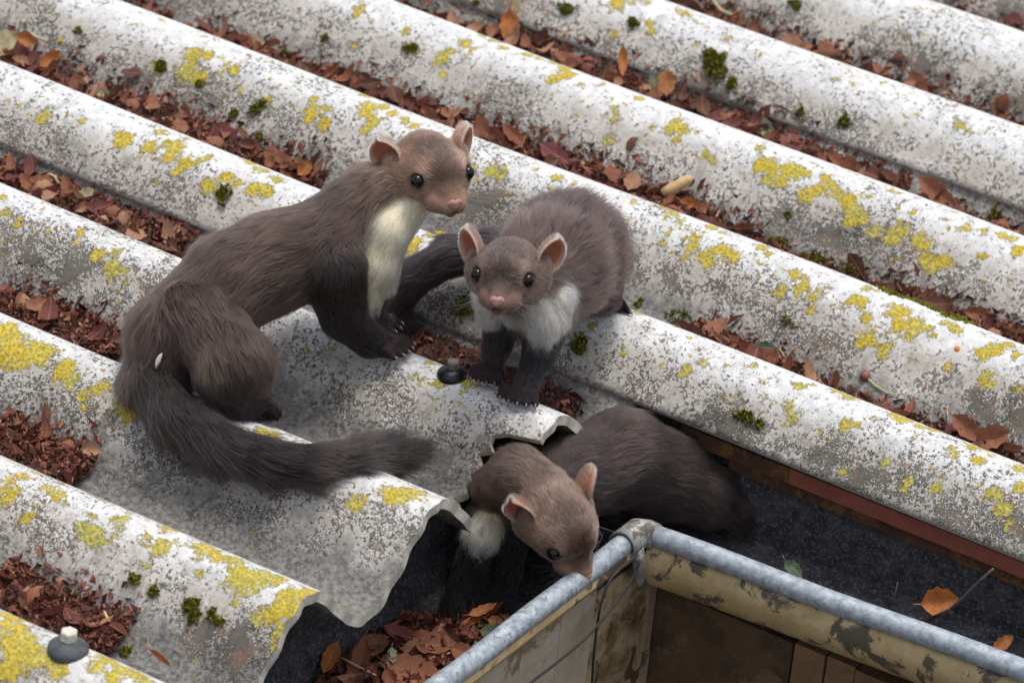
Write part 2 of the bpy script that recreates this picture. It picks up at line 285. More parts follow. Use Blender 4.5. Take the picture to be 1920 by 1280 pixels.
# ------------------------------------------------------------------ the corrugated roof
LICHEN = """100,25,6 117,73,5 362,105,16 350,135,20 378,147,14 393,105,10 440,133,11 422,122,6 413,140,6 300,128,14,1 85,220,14 155,228,8 180,215,4 232,263,18 280,278,12 300,250,9 315,270,9 330,280,14 392,297,7 345,310,12 315,295,12 370,305,8 345,262,8 380,265,9 420,280,8 450,290,10 470,305,10 490,318,10 520,335,9
675,20,11 670,30,9 703,22,5 504,188,8 526,166,5 585,205,12 580,222,10 610,232,11 588,185,6 612,207,7 690,205,16 700,228,12 685,242,9 720,200,10 738,213,9 760,225,10 780,235,8 685,180,12 630,166,6 668,87,6 763,60,8 830,110,12 845,97,8 815,120,9 875,85,10 888,95,6 880,106,6 905,70,10 925,80,10 945,92,8 775,95,10,1 830,140,7 925,320,14,.6 940,330,10,.6 890,310,5
970,15,12 1160,10,20 1190,5,18 1215,15,12 1205,25,8 1150,70,12 1145,75,8 1225,55,14 1215,45,9 1220,72,8 1250,82,7 1275,35,12 1295,42,10 1315,50,10 1330,60,8 1310,90,9 1365,80,12 1385,85,10 1400,78,10 1425,80,10 990,105,9 1010,112,8 1040,120,12 1060,130,12 1070,140,10 1040,150,10 1030,155,6 1055,145,10 1089,160,6 1150,205,8,.7 1155,220,8,.7 1200,187,8 1130,160,6 1265,240,16,.5 1280,245,12,.5 1222,240,6 1265,265,8 1307,252,5 1325,290,10,.6 1335,300,9,.6 1415,272,5 1430,310,16 1425,280,8 1450,320,14 1142,265,9,.8
1475,100,10 1490,108,7 1500,135,8 1550,148,10 1570,155,12 1600,168,9 1620,160,7 1680,25,6 1722,28,8 1727,48,8 1732,60,6 1785,52,7 1820,46,10 1835,50,8 1870,58,9 1890,66,9 1695,92,9,.5 1690,100,6 1665,190,8 1685,195,10 1710,200,10 1700,212,8 1648,235,5 1720,235,5 1800,240,16 1820,255,14 1840,240,10 1860,270,9 1885,275,9 1797,285,10 1795,275,6 1710,265,5,.8 1480,320,14 1606,213,5
5,365,8 5,395,8 20,395,8 33,418,10 58,417,5 5,445,6 148,433,11 95,450,6,.6 180,475,13 190,485,6 217,468,10 205,495,14,.6 210,510,12,.6 230,505,10,.6 232,525,8,.6 392,348,13,.3 427,330,11 445,343,8 475,355,14 500,358,12 327,327,6
10,610,20 30,625,15 55,632,10 15,630,18 75,640,12 20,655,25 70,655,22 45,670,12 120,690,18 130,705,14 150,740,10 155,760,8 185,725,14,.3 205,720,8 228,760,14 235,775,14 240,745,8 150,640,6
10,870,8 40,880,12 10,920,16 5,935,12 90,905,14,.3 108,920,14,.3 95,898,10 45,970,10 30,975,8 70,945,8 165,955,8 180,960,8 150,985,12,.7 165,1000,18,.7 180,1010,12,.7 200,1008,10,.7 225,965,12,.6 220,985,10,.6 240,955,10 320,980,14 310,985,8 275,1000,10 300,1018,14 320,1010,10 330,1000,8 380,1015,16 400,1022,14 410,1035,12 440,1040,16 445,1060,16 455,1080,22 470,1095,14 490,1070,16 510,1075,16 530,1080,10 430,1085,8 275,1055,8 370,1070,9 375,1038,8 540,1110,16 560,1105,14 545,1135,14 520,1145,14 500,1150,14 480,1160,10 580,1100,14 605,1105,10 525,1180,9,.5 515,1200,8,.5 440,1125,8 30,1145,18 60,1155,20 20,1130,15 10,1155,15 85,1165,14 25,1190,20,.3 50,1210,20,.3 20,1225,18 60,1230,16 15,1250,18 170,1200,16 200,1225,16 230,1245,18 210,1265,14 260,1255,16 180,1240,12,.5 90,1240,14,.5 110,1255,12 150,1215,10 280,1270,12 130,1190,12 40,1165,16
490,800,10,.3 510,810,14,.3 600,830,10 665,945,14 680,935,8 740,925,18 755,930,14 720,915,10 780,915,12 800,920,8 575,650,8,.4 565,640,6 530,605,5 625,645,7 763,665,8 800,660,12 810,670,12 805,685,8,.4 820,710,12,.4 770,705,8,.5 785,710,8,.5 875,710,16,.4 890,712,12,.4 760,455,14 770,470,12 810,440,12 825,440,10 780,450,9
1045,335,10,.4 1185,383,8 1245,395,12 1260,405,12 1275,420,10 1290,430,7 1255,437,7 1245,455,8 1335,432,12 1350,440,8 1285,450,6 1310,450,9 1300,465,12,.4 1290,480,9 1325,480,14,.4 1330,495,12,.5 1355,470,14,.3 1365,475,10 1377,486,11 1300,440,8 1400,488,5 1430,470,12 1440,480,10 1110,615,7,.5 1145,617,5 1195,590,8 1205,593,8
1445,335,14 1465,345,10 1490,325,16 1510,328,10 1548,340,10 1510,370,14 1530,360,12 1552,352,12 1565,350,10 1570,365,10 1590,380,16 1600,400,16 1595,415,12 1620,412,12 1640,435,12,.8 1675,445,16,.5 1690,435,14,.5 1680,440,12,.5 1724,450,12,.4 1735,460,10 1628,370,6 1670,362,8 1683,365,7 1710,402,8 1772,415,5 1809,430,9 1845,435,7 1880,443,8 1900,450,8 1910,470,12 1845,480,7 1740,490,14,.4 1755,500,12,.4 1770,490,10 1785,495,8 1678,490,6 1490,520,10 1505,525,8 1465,550,12,.4 1500,545,10,.4 1525,560,12 1530,545,8 1510,535,8 1555,545,9 1525,580,10 1600,565,12,.3 1615,570,12 1585,570,7 1625,600,10 1620,580,8 1625,545,10 1640,552,8 1680,585,14 1700,590,10 1690,610,16 1720,610,14 1710,625,14 1740,620,10 1750,630,8 1770,608,8 1785,615,10 1800,622,8 1670,595,8 1630,640,12 1760,597,5
1620,640,12 1660,655,12 1655,665,9,.4 1705,680,7 1780,688,8 1850,665,14 1870,660,12 1890,650,10 1860,655,12 1840,665,9 1905,667,7 1850,705,10 1848,715,12 1855,722,9 1908,733,8,.6 1565,737,10 1590,747,14 1605,750,10 1500,727,10 1525,725,6 1480,760,9,.8 1490,780,10,.8 1480,790,8,.8 1585,797,10,.3 1548,805,5 1608,797,7 1675,780,12 1690,790,12 1705,790,8 1725,803,9 1740,805,9 1755,810,8 1825,840,12 1845,845,10 1860,855,7 1785,845,8 1788,855,6 1835,865,10 1660,867,8,.5 1758,910,11,.6 1700,910,8,.6 1705,900,8,.6 1860,925,10,.6 1870,930,8,.6 1875,955,10,.6 1890,950,9,.6 1910,880,10 1915,915,10,.5 1585,880,7 1885,960,10,.7 1890,985,8,.7 1320,680,9,.7 1290,690,9,.7 1280,705,7,.7 1410,690,8 1360,690,6 1250,676,6"""
lich = [tuple(map(float, t.split(','))) for t in LICHEN.split()]
LP = []
for t in lich:
    q = surf(t[0], t[1]); LP.append((*q, t[2] * (1.30 if t[0] < 640 and t[1] > 580 else 1.15) / 2300, t[3] if len(t) > 3 else random.choice([0, 0, .15, .3, .45, .7])))
LP = np.array(LP)
def lichen_field(V):
    f = np.zeros(len(V), np.float32); gr = np.zeros(len(V), np.float32)
    for x, y, z, r, gg in LP:
        m = np.abs(V[:, 0] - x) < 2.2 * r
        idx = np.nonzero(m)[0]; idx = idx[np.abs(V[idx, 1] - y) < 2.2 * r]
        if len(idx) == 0: continue
        d = np.linalg.norm(V[idx] - (x, y, z), axis=1) / r
        val = np.clip(1.0 - .6 * d, 0, 1); up_ = val > f[idx]
        gr[idx[up_]] = gg; f[idx] = np.maximum(f[idx], val)
    return f, gr
def roof_sheet(name, u0, u1, v0, v1, lift, th, label, notch=False, du=.004, uvis=(-.95, .5)):
    us = np.unique(np.round(np.concatenate([np.arange(u0, max(u0, uvis[0]), .04), np.arange(max(u0, uvis[0]), min(u1, uvis[1]), du), np.arange(min(u1, uvis[1]), u1, .04), [u1]]), 5))
    vs = np.unique(np.round(np.concatenate([np.arange(v0, v1, .0042), [v1]]), 5))
    U, Vv = np.meshgrid(us, vs, indexing='ij'); nu, nv = U.shape
    if notch:                                                            # a piece broken out of the eave between two crests
        uu = np.linspace(0, 1, nu)[:, None]
        d = np.clip((Vv - (1.43 * P)) / .009, 0, 1) * np.clip((1.86 * P - Vv) / .006, 0, 1)
        d = d * d * (3 - 2 * d); jag = .0035 * np.sin(Vv * 900) + .003 * np.sin(Vv * 411 + 1)
        end = u1 - d * (.040 + jag) + .0012 * np.sin(Vv * 260) * (1 - d)
        w_ = np.clip((U - (u1 - .12)) / .12, 0, 1); U = U - w_ * (u1 - end)
    wob = .0012 * np.sin(U * 9 + 1.3) + .0010 * np.sin(Vv * 11 + U * 4)
    Wt = wave(Vv) + lift + wob
    ny = A * 2 * np.pi / P * np.sin(2 * np.pi * Vv / P); nl = np.sqrt(1 + ny ** 2)
    top = np.stack([U, Vv, Wt], -1).reshape(-1, 3)
    bot = np.stack([U, Vv - ny / nl * th, Wt - th / nl], -1).reshape(-1, 3)
    N = nu * nv; I = np.arange(N).reshape(nu, nv)
    q = np.stack([I[:-1, :-1], I[1:, :-1], I[1:, 1:], I[:-1, 1:]], -1).reshape(-1, 4)
    # underside and rims coarser in cost only by sharing the same grid
    edge = []
    for a in (I[0, :], I[-1, ::-1], I[::-1, 0], I[:, -1]):
        a = np.asarray(a); edge.append(np.stack([a[:-1], a[1:], a[1:] + N, a[:-1] + N], -1))
    edge = np.concatenate(edge)
    F = np.concatenate([q, (q + N)[:, ::-1], edge])
    Vall = np.concatenate([top, bot])
    me = bpy.data.meshes.new(name); me.vertices.add(len(Vall)); me.vertices.foreach_set('co', Vall.ravel().astype(np.float32))
    me.loops.add(F.size); me.loops.foreach_set('vertex_index', F.ravel().astype(np.int32))
    me.polygons.add(len(F)); me.polygons.foreach_set('loop_start', np.arange(0, F.size, 4, dtype=np.int32))
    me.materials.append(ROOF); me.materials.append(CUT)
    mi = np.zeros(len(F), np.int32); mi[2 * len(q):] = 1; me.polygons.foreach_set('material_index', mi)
    sm = np.ones(len(F), bool); sm[2 * len(q):] = False; me.polygons.foreach_set('use_smooth', sm)
    me.update(calc_edges=True)
    f, gr = lichen_field(top); z = np.zeros(N, np.float32)
    for nm, a in (('lichen', f), ('green', gr)):
        at = me.attributes.new(nm, 'FLOAT', 'POINT'); at.data.foreach_set('value', np.concatenate([a, z]))
    return tag(obj(name, me), label, 'roof sheet', 'corrugated fibre cement sheets of the roof')
EDGE = 0.4745
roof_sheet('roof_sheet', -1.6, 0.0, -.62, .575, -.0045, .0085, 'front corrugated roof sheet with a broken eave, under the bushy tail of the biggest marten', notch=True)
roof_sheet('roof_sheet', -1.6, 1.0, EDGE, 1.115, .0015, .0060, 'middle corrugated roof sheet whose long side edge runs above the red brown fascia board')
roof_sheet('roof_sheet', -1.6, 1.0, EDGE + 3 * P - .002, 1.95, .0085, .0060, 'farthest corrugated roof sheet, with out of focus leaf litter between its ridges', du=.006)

# ------------------------------------------------------------------ gutters, fascia, walls
ZINCF = mat_plain('zinc_with_paint_flakes', (.22, .25, .285), (.39, .435, .48), 120, .5, .0005, .45, third=(.46, .36, .23), metal=.25, tscale=70, tthr=.66)
BR = .0091
def half_trough(s): return s
gl = thing('rain_gutter', (.085, 0, -.05), 'short gutter along the broken eave, full of leaves, under the lowest marten', 'gutter', 'weathered metal gutters')
prof = [(-.001, -.008), (-.002, -.02), (-.003, -.030), (-.008, -.058), (-.028, -.082), (-.064, -.094), (-.102, -.090), (-.132, -.068), (-.142, -.04), (-.142, -.001)]
obj('trough', MB().sheet(prof, 'v', -.5, .3615, 2, .0012).mesh('trough', TROUGH), gl)
obj('corner_floor', MB().box((-.145, .3615, -.096), (-.004, .49, -.088)).box((-.145, .3625, -.0955), (-.004, .3645, -.066)).mesh('corner_floor', TROUGH), gl)
obj('bead', MB().tube([(0, t, .0006 * math.sin(t * 40)) for t in np.linspace(-.5, .352, 40)], BR, 20).mesh('bead', ZINC, True), gl)
obj('lip', MB().sheet([(.0085, -.004), (.0095, -.010), (.0065, -.016)], 'v', -.5, .338, 2, .002).mesh('lip', CREAMP), gl)
slv = MB()
tt = np.linspace(0, 2 * math.pi, 25)
ring = [(.0128 * math.cos(t), .0128 * math.sin(t)) for t in tt]
rin = [(.0108 * math.cos(t), .0108 * math.sin(t)) for t in tt]
V = [(a, .330, b) for a, b in ring] + [(a, .357, b) for a, b in ring] + [(a, .330, b) for a, b in rin] + [(a, .357, b) for a, b in rin]
k = len(ring); F = []
for i in range(k - 1):
    F += [(i, i+1, k+i+1, k+i), (2*k+i+1, 2*k+i, 3*k+i, 3*k+i+1), (i+1, i, 2*k+i, 2*k+i+1)]
slv.add(V, F)
slv.tube([(0, .350, 0), (.001, .357, .0), (.006, .3605, 0), (.014, .361, 0)], [.0126, .0124, .0116, .0108], 20)
slv.tube([(.0075, .340, -.004), (.0100, .342, -.014), (.0105, .345, -.026), (.0095, .350, -.038), (.008, .354, -.048)], [.0065, .0058, .0052, .0042, .0022], 12)
obj('corner_sleeve', slv.mesh('corner_sleeve', mat_plain('zinc_sleeve', (.20, .20, .20), (.36, .36, .35), 80, .5, .0005, .4, third=(.10, .09, .07), metal=.3), True), gl)
SL = .0486                                                                # the side gutter is level while the roof falls
gr_ = thing('rain_gutter', (.085, .36, -.05), 'long gutter with a grey zinc bead and peeling cream face below the side sheet', 'gutter', 'weathered metal gutters')
def tilt(mb): mb.V = [(x, y, z + SL * x) for x, y, z in mb.V]; return mb
prof2 = [(.004, -.012), (.009, -.040), (.017, -.053), (.032, -.062), (.062, -.070), (.100, -.072), (.133, -.058), (.140, .03)]
obj('trough', tilt(MB().sheet(prof2, 'u', -.145, 1.0, 12, .0012)).mesh('trough', TROUGH), gr_)
face = [(-.0035, -.007), (-.0065, -.013), (-.0080, -.020), (-.0075, -.028), (-.0045, -.036), (.0005, -.044), (.006, -.050), (.014, -.054)]
obj('outer_face', tilt(MB().sheet(face, 'u', .010, 1.0, 40, -.0012)).mesh('outer_face', CREAMP, True), gr_)
obj('bead', tilt(MB().tube([(t, .0006 * math.sin(t * 31), .0007 * math.sin(t * 23)) for t in np.linspace(.008, 1.0, 60)], BR, 20)).mesh('bead', ZINCF, True), gr_)

fb = thing('fascia_board', (-.05, EDGE + .006, -.03), 'red brown fascia board under the side edge of the middle roof sheet', 'fascia')
def plank(mb, u0, u1, v0, v1, w0, w1):
    return mb.box((u0, v0, w0), (u1, v1, w1))
bm_ = MB(); plank(bm_, .20, 1.05, .003, .016, -.0045, .0095); obj('board', bm_.mesh('board', FASCIA), fb)
bm_ = MB(); plank(bm_, .095, .1995, .003, .016, -.0045, .0095); o = obj('board', bm_.mesh('board', FASCIAD), fb); o['label'] = 'dark stained end of the board grown over with orange lichen'
bm_ = MB(); plank(bm_, .14, 1.05, .010, .024, -.0185, -.0047); obj('batten', bm_.mesh('batten', FASCIAD), fb)
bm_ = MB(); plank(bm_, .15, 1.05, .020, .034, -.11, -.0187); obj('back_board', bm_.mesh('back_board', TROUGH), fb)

wl = thing('house_wall', (.072, 0, -.9), 'pale plastered house wall with a crack and brown stains below the gutter corner', 'wall')
def wallbox(a, b): return MB().box((a[0] - .072, a[1], a[2] + .9), (b[0] - .072, b[1], b[2] + .9))
obj('wall_core', wallbox((.03, -.5, -.95), (.0832, .396, -.152)).mesh('wall_core', STAINED), wl)
obj('plaster_panel', wallbox((.0835, -.5, -.95), (.0870, .2395, -.0655)).mesh('plaster_panel', PLASTER), wl)
obj('plaster_panel', wallbox((.0835, .2410, -.95), (.0865, .2935, -.0655)).mesh('plaster_panel', PLASTER), wl)
sp = wallbox((.0833, .2940, -.95), (.0850, .3965, -.080)); o = obj('stained_corner', sp.mesh('stained_corner', STAINED), wl)
o['label'] = 'wall corner stained yellow brown'
cs = MB()
for i in range(9):
    z0 = .04 + i * .085; cs.box((.0125, .386 + .002 * math.sin(i * 2.1), z0), (.0155, .3967 + .0015 * math.sin(i * 1.3), z0 + .0835))
obj('corner_strip', cs.mesh('corner_strip', mat_plain('flaking_strip', (.24, .17, .12), (.32, .24, .17), 40, .8, .001, third=(.08, .05, .03))), wl)
wr = thing('timber_wall', (.08, .41, -.9), 'dark brown stained timber wall below the long side gutter', 'wall')
def wbox(a, b): return MB().box((a[0] - .08, a[1] - .41, a[2] + .9), (b[0] - .08, b[1] - .41, b[2] + .9))
obj('wall_panel', wbox((.081, .4005, -.95), (.215, .46, -.1225)).mesh('wall_panel', DARKWALL), wr)
u = .2165
for i, wd in enumerate([.03, .028, .055, .06, .05, .06, .058, .06, .06, .06, .06, .06, .06]):
    dv = .402 + .0025 * math.sin(i * 2.7)
    obj('plank', wbox((u, dv, -.95), (u + wd - .002, dv + .02, -.1225)).mesh('plank', PLANKM), wr); u += wd
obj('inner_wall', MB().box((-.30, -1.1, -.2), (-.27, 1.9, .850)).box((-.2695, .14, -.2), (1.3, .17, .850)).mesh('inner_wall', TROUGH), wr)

# wires, bolts
def at_u(x, y, u_): return onu(x, y, u_)
for k, (pts, lb) in enumerate([([(1195, 1040), (1168, 1060), (1140, 1090), (1124, 1140), (1117, 1190), (1112, 1240), (1109, 1300)], 'thin black wire hanging straight down from the gutter corner'),
                               ([(1200, 1050), (1190, 1078), (1165, 1115), (1130, 1160), (1100, 1195), (1050, 1237), (980, 1290)], 'thin black wire slanting away to the lower left from the gutter corner')]):
    q = np.array([at_u(x, y, .099 + .004 * k) for x, y in pts]); t = np.linspace(0, len(q) - 1, 40)
    qs = np.stack([np.interp(t, range(len(q)), q[:, j]) for j in range(3)], 1)
    for _ in range(4): qs[1:-1] = (qs[:-2] + 2 * qs[1:-1] + qs[2:]) / 4
    tag(obj('wire', MB().tube(qs - q[0], .0011, 7).mesh('wire', WIREM, True), loc=q[0]), lb, 'wire', 'black wires at the gutter corner')
def bolt(px, py, label, wm, hm, sc, tilt_=0.0):
    q = surf(px, py); kc = round(q[1] / P); q[1] = kc * P; q[2] = A - .0045; b = thing('roof_bolt', q, label, 'bolt', 'bolts that hold the roof sheets')
    b.matrix_world = b.matrix_world @ Matrix.Rotation(tilt_, 4, 'X')
    obj('washer', MB().lathe([(.0120*sc, -.008), (.0128*sc, .0005), (.0122*sc, .0025*sc), (.0090*sc, .0045*sc), (.0062*sc, .0066*sc)], 24).mesh('washer', wm, True), b)
    hx = MB().lathe([(.0055*sc, .007*sc), (.0055*sc, .0125*sc), (.0048*sc, .0134*sc)], 6); obj('bolt_head', hx.mesh('bolt_head', hm), b)
bolt(852, 692, 'black roof bolt on the ridge in front of the front paws of the martens', BOLTD, BOLTR, 1.0)
bolt(112, 1222, 'roof bolt with a pale hexagonal head and grey washer among yellow lichen', BOLTG, BOLTL, 1.22)

# ------------------------------------------------------------------ leaves, litter, moss
def leaf_mesh(name, L, Wd, curl, fold, seed, mat, roll=0.0, stem=True):
    r = np.random.default_rng(seed); nx, ny = 9, 4; V = []; F = []
    for i in range(nx):
        t = i / (nx - 1); half = Wd / 2 * (math.sin(math.pi * min(1, t * .93 + .05)) ** .75) * (1 + .10 * (-1) ** i) * (1 - .15 * t)
        if i == 0: half = Wd * .03
        if i == nx - 1: half = Wd * .02
        for j in range(ny + 1):
            s = j / ny * 2 - 1
            y = s * half; z = abs(s) ** 1.3 * half * fold + r.normal(0, .04) * Wd * abs(s)
            x = (t - .5) * L; z += curl * L * (t - .45) ** 2 * 1.6 + .02 * L * math.sin(t * 9 + seed)
            if roll: a = s * roll; y = math.sin(a) * half * .55; z += (1 - math.cos(a)) * half * .55
            V.append((x, y, z))
    w = ny + 1
    for i in range(nx - 1):
        for j in range(ny): F.append((i*w+j, (i+1)*w+j, (i+1)*w+j+1, i*w+j+1))
    mb = MB().add(V, F)
    if stem: mb.tube([(-.5*L, 0, V[ny//2][2]), (-.62*L, .01*L, V[ny//2][2] + .02*L), (-.72*L, .04*L, V[ny//2][2] + .05*L)], [.0006, .0005, .0005], 3)
    return mb.mesh(name, mat, True)
SHAPES = [('broad', .026, .017, .5, .5, 0), ('cupped', .022, .015, -.4, .7, 0), ('long', .031, .015, .9, .35, 0), ('arched', .024, .018, -.8, -.5, 0), ('folded', .022, .015, .5, 1.1, 0),
          ('flat', .027, .020, .15, .12, 0), ('rolled', .025, .013, .4, .3, 1.9)]
KINDS = {(tn, sh[0]): leaf_mesh('dead_leaf', *sh[1:5], i, TONES[tn], sh[5]) for tn in TONES for i, sh in enumerate(SHAPES)}
KEYS = list(KINDS); TW = [.20, .36, .22, .22]
def pick_leaf(r, sc):
    tn = list(TONES)[r.choice(4, p=TW)]; sh = SHAPES[r.integers(len(SHAPES))][0]
    return KINDS[tn, sh], ('small ' if sc < .76 else 'large ' if sc > .98 else '') + tn + ' ' + sh + ' leaf '
def orient(n, yaw, pitch, roll):
    n = Vector(n.tolist()); q = Vector((0, 0, 1)).rotation_difference(n)
    return (q.to_matrix() @ Matrix.Rotation(yaw, 3, 'Z') @ Matrix.Rotation(pitch, 3, 'Y') @ Matrix.Rotation(roll, 3, 'X')).to_4x4()
def put_leaf(me, q, n, yaw, pitch, roll, label, group, sc=1.0, name='dead_leaf', cat='leaf'):
    m = orient(n, yaw, pitch, roll) @ Matrix.Scale(sc, 4)
    return tag(obj(name, me, loc=q, mtx=m), label, cat, group)
def crumbs(name, pts, size, seed, mat=CRUMB, BV=None, BF=None):
    r = np.random.default_rng(seed); n = len(pts); V = np.zeros((n * 4, 3)); F = []
    d1 = r.normal(size=(n, 3)); d1 /= np.linalg.norm(d1, axis=1)[:, None]; d2 = np.cross(d1, r.normal(size=(n, 3))); d2 /= np.linalg.norm(d2, axis=1)[:, None]
    s = size * r.uniform(.25, 1.0, (n, 1)) ** 1.5 * 1.9; d1 = d1 * s; d2 = d2 * s * r.uniform(.08, .9, (n, 1)); d1 = d1 * np.where(r.uniform(size=(n, 1)) < .10, 2.2, 1.0); b = np.cross(d1, d2) / s * .5
    V[0::4] = pts - d1; V[1::4] = pts + d2 + b; V[2::4] = pts + d1 * .9; V[3::4] = pts - d2 + b
    for i in range(n): F += [(4*i, 4*i+1, 4*i+2), (4*i, 4*i+2, 4*i+3)]
    nb = 0 if BV is None else len(BV)
    if nb: F += [tuple(i + 4 * n for i in f) for f in BF]; V = np.concatenate([V, BV])
    me = mesh(name, V, F, mat, False)
    pal = np.array([(.10, .035, .025), (.17, .06, .04), (.26, .10, .06), (.34, .16, .095), (.06, .03, .024), (.21, .075, .055), (.44, .25, .15), (.14, .05, .045)])
    c = np.ones((n * 4, 4), np.float32); c[:, :3] = np.repeat(pal[r.choice(8, n, p=[.2, .2, .16, .09, .15, .12, .03, .05])] * r.uniform(.7, 1.2, (n, 1)), 4, 0)
    if nb: cb = np.ones((nb, 4), np.float32); cb[:, :3] = np.array([.055, .03, .024]) * r.uniform(.5, 1.7, (nb, 1)); c = np.concatenate([c, cb])
    at = me.attributes.new('col', 'FLOAT_COLOR', 'POINT'); at.data.foreach_set('color', c.ravel()); return me
SEGS = [  # valley, picture points of its two ends, leaves, crumbs, half width of the bed, depth of the bed, words
 (7.5, (1770, 0), (1935, 75), 9, 300, .022, .008, 'in the topmost right valley of the roof'),
 (6.5, (1215, -10), (1940, 262), 44, 1500, .026, .010, 'in the blurred litter of the upper right valley'),
 (5.5, (715, -5), (960, 92), 9, 300, .020, .007, 'in the valley above the head of the biggest marten'),
 (5.5, (925, 60), (1500, 320), 40, 1500, .027, .011, 'in the litter below the big moss cushion'),
 (5.5, (1500, 320), (1690, 395), 14, 500, .022, .008, 'in the thinning litter past the pale green leaf'),
 (5.5, (1725, 385), (1935, 470), 10, 250, .018, .006, 'past the long folded brown leaf by the right edge'),
 (4.5, (205, -12), (320, 30), 6, 120, .018, .007, 'at the top edge, left of the middle'),
 (4.5, (370, 40), (880, 260), 38, 1200, .024, .009, 'in the valley behind the head of the biggest marten'),
 (4.5, (905, 258), (1420, 440), 26, 2200, .026, .009, 'in the valley behind the back of the middle marten'),
 (4.5, (1420, 440), (1640, 560), 4, 350, .015, .004, 'beside the three moss cushions in the right valley'),
 (4.5, (1640, 550), (1935, 690), 14, 1400, .020, .007, 'in the moss and litter at the right edge'),
 (3.5, (-12, 70), (600, 345), 36, 1500, .027, .011, 'in the valley behind the back of the biggest marten'),
 (3.5, (1300, 615), (1500, 700), 12, 700, .020, .006, 'in the litter right of the middle marten'),
 (3.5, (1500, 700), (1935, 885), 7, 300, .016, .004, 'in the bare right valley above the side gutter'),
 (2.5, (-12, 300), (350, 445), 22, 1200, .026, .009, 'under the lifted sheet edge at the left'),
 (2.5, (770, 610), (1090, 770), 3, 300, .018, .004, 'in the valley beneath the middle marten'),
 (1.5, (-12, 555), (230, 670), 8, 1500, .024, .008, 'in the seed litter left of the biggest marten'),
 (0.5, (-12, 790), (160, 885), 5, 1500, .022, .008, 'in the heap at the left edge, below the tail'),
 (-.5, (-12, 1075), (225, 1212), 6, 1700, .024, .009, 'in the heap above the pale bolt head')]
sheet_lift = lambda v: (-.0045 if v < EDGE else (.0015 if v < EDGE + 3 * P else .0085))
for si, (k, a, b, nl, nc, hw, dp, words) in enumerate(SEGS):
    v0 = k * P; ua, ub = onv(*a, v0 + .012)[0], onv(*b, v0 + .012)[0]
    r = np.random.default_rng(100 + si); shift = .006
    # each heap is uneven: its depth swells and thins along the valley
    def heap(uu): return .55 + .45 * np.sin(uu * 41 + si) * np.sin(uu * 17 + 2 * si)
    nc = int(nc * 3.2); uu = r.uniform(ua, ub, nc); vv = v0 + shift + r.normal(0, hw * .55, nc); 
    if k == 2.5: vv = np.minimum(vv, EDGE - .002)
    lift = np.array([sheet_lift(x) for x in vv])
    base = wave(vv) + lift; fill = -A + dp * heap(uu) * 1.2 + .0075
    ww = np.where(base < fill, base + (fill - base) * r.uniform(0, 1, nc) ** .5, base + .001)
    gu = np.arange(ua, ub, .0045); gv = np.arange(v0 - hw * 1.5, v0 + hw * 1.9, .004)
    if k == 2.5: gv = gv[gv < EDGE - .001]
    GU, GV = np.meshgrid(gu, gv, indexing='ij'); bz = wave(GV) + np.vectorize(sheet_lift)(GV)
    ends = np.clip(np.minimum(GU - ua, ub - GU) / .02, 0, 1)
    fz = -A - .004 + (dp * heap(GU) * 1.15 + .0095) * ends + .0016 * np.sin(GU * 700 + 3 * np.sin(GV * 310)) + .0014 * np.sin(GV * 820 + GU * 260) + r.normal(0, .0007, GU.shape)
    BV = np.stack([GU, GV, np.maximum(fz, bz - .003)], -1).reshape(-1, 3); ny_ = len(gv)
    BF = [(i * ny_ + j, (i + 1) * ny_ + j, (i + 1) * ny_ + j + 1, i * ny_ + j + 1) for i in range(len(gu) - 1) for j in range(ny_ - 1) if fz[i:i+2, j:j+2].max() > bz[i:i+2, j:j+2].min() - .002]
    keep = (ww < -A + dp * 2.2 + .009)
    pts = np.stack([uu, vv, ww], 1)[keep]
    o = obj('leaf_litter', crumbs('leaf_litter', pts, .0031, si, CRUMB, BV, BF)); tag(o, 'crumbled leaf litter in a valley of the roof', 'leaf litter', kind='stuff')
    for i in range(nl):
        u_ = ua + (ub - ua) * (i + r.uniform(.1, .9)) / nl; v_ = v0 + shift + r.normal(0, hw * .42)
        if k == 2.5: v_ = min(v_, EDGE - .006)
        b0 = float(wave(v_)) + sheet_lift(v_); f0 = -A + dp * float(heap(u_)) * 1.2 + .006
        q = np.array([u_, v_, max(b0, f0) + r.uniform(.001, .006)])
        n = normal_at(v_) * .6 + np.array([r.normal(0, .25), -.35 + r.normal(0, .25), .6]); n /= np.linalg.norm(n)
        sc = r.uniform(.60, 1.12); me_, lk = pick_leaf(r, sc)
        put_leaf(me_, q, n, r.uniform(0, 6.28), r.normal(0, .35), r.normal(0, .45), lk + words, 'leaves ' + words, sc)
# single leaves that stand out
def special(px, py, mat, L, w, yaw, label, curl=.4, fold=.3, roll=0.0, pitch=0.0, rx=0.0, lift=.012, cat='leaf', seed=50, face=.75):
    q = surf(px, py) ; n = normal_at(q[1]) * (1 - face) + CR[2] * face; n /= np.linalg.norm(n); q = q + n * lift
    put_leaf(leaf_mesh('fallen_leaf', L, w, curl, fold, seed + int(px), mat, roll), q, n, yaw, pitch, rx, label, None, 1.0, 'fallen_leaf', cat)
special(8, 85, PALE, .034, .026, 1.0, 'large pale yellow green leaf at the left edge near the top corner', .2, .2)
special(485, 82, PALE, .016, .014, .4, 'round cream white leaf in the valley at the top, left of the middle', .3, .3)
special(195, 180, PALE, .018, .010, .3, 'small cream leaf in the orange brown litter of the left valley', .9, .5)
special(328, 226, PALE, .020, .010, .6, 'crinkled cream leaf low in the left valley litter', .9, .6)
special(165, 368, PALE, .017, .012, 1.1, 'cream leaf with a yellow tip in the valley below the lifted edge', .3, .4)
special(58, 78, ORANGE, .022, .015, .2, 'bright orange leaf beside the large pale leaf at the left edge', .5, .5)
special(100, 115, ORANGE, .024, .015, 1.2, 'amber leaf behind the pale leaf stalk in the left valley', .5, .5)
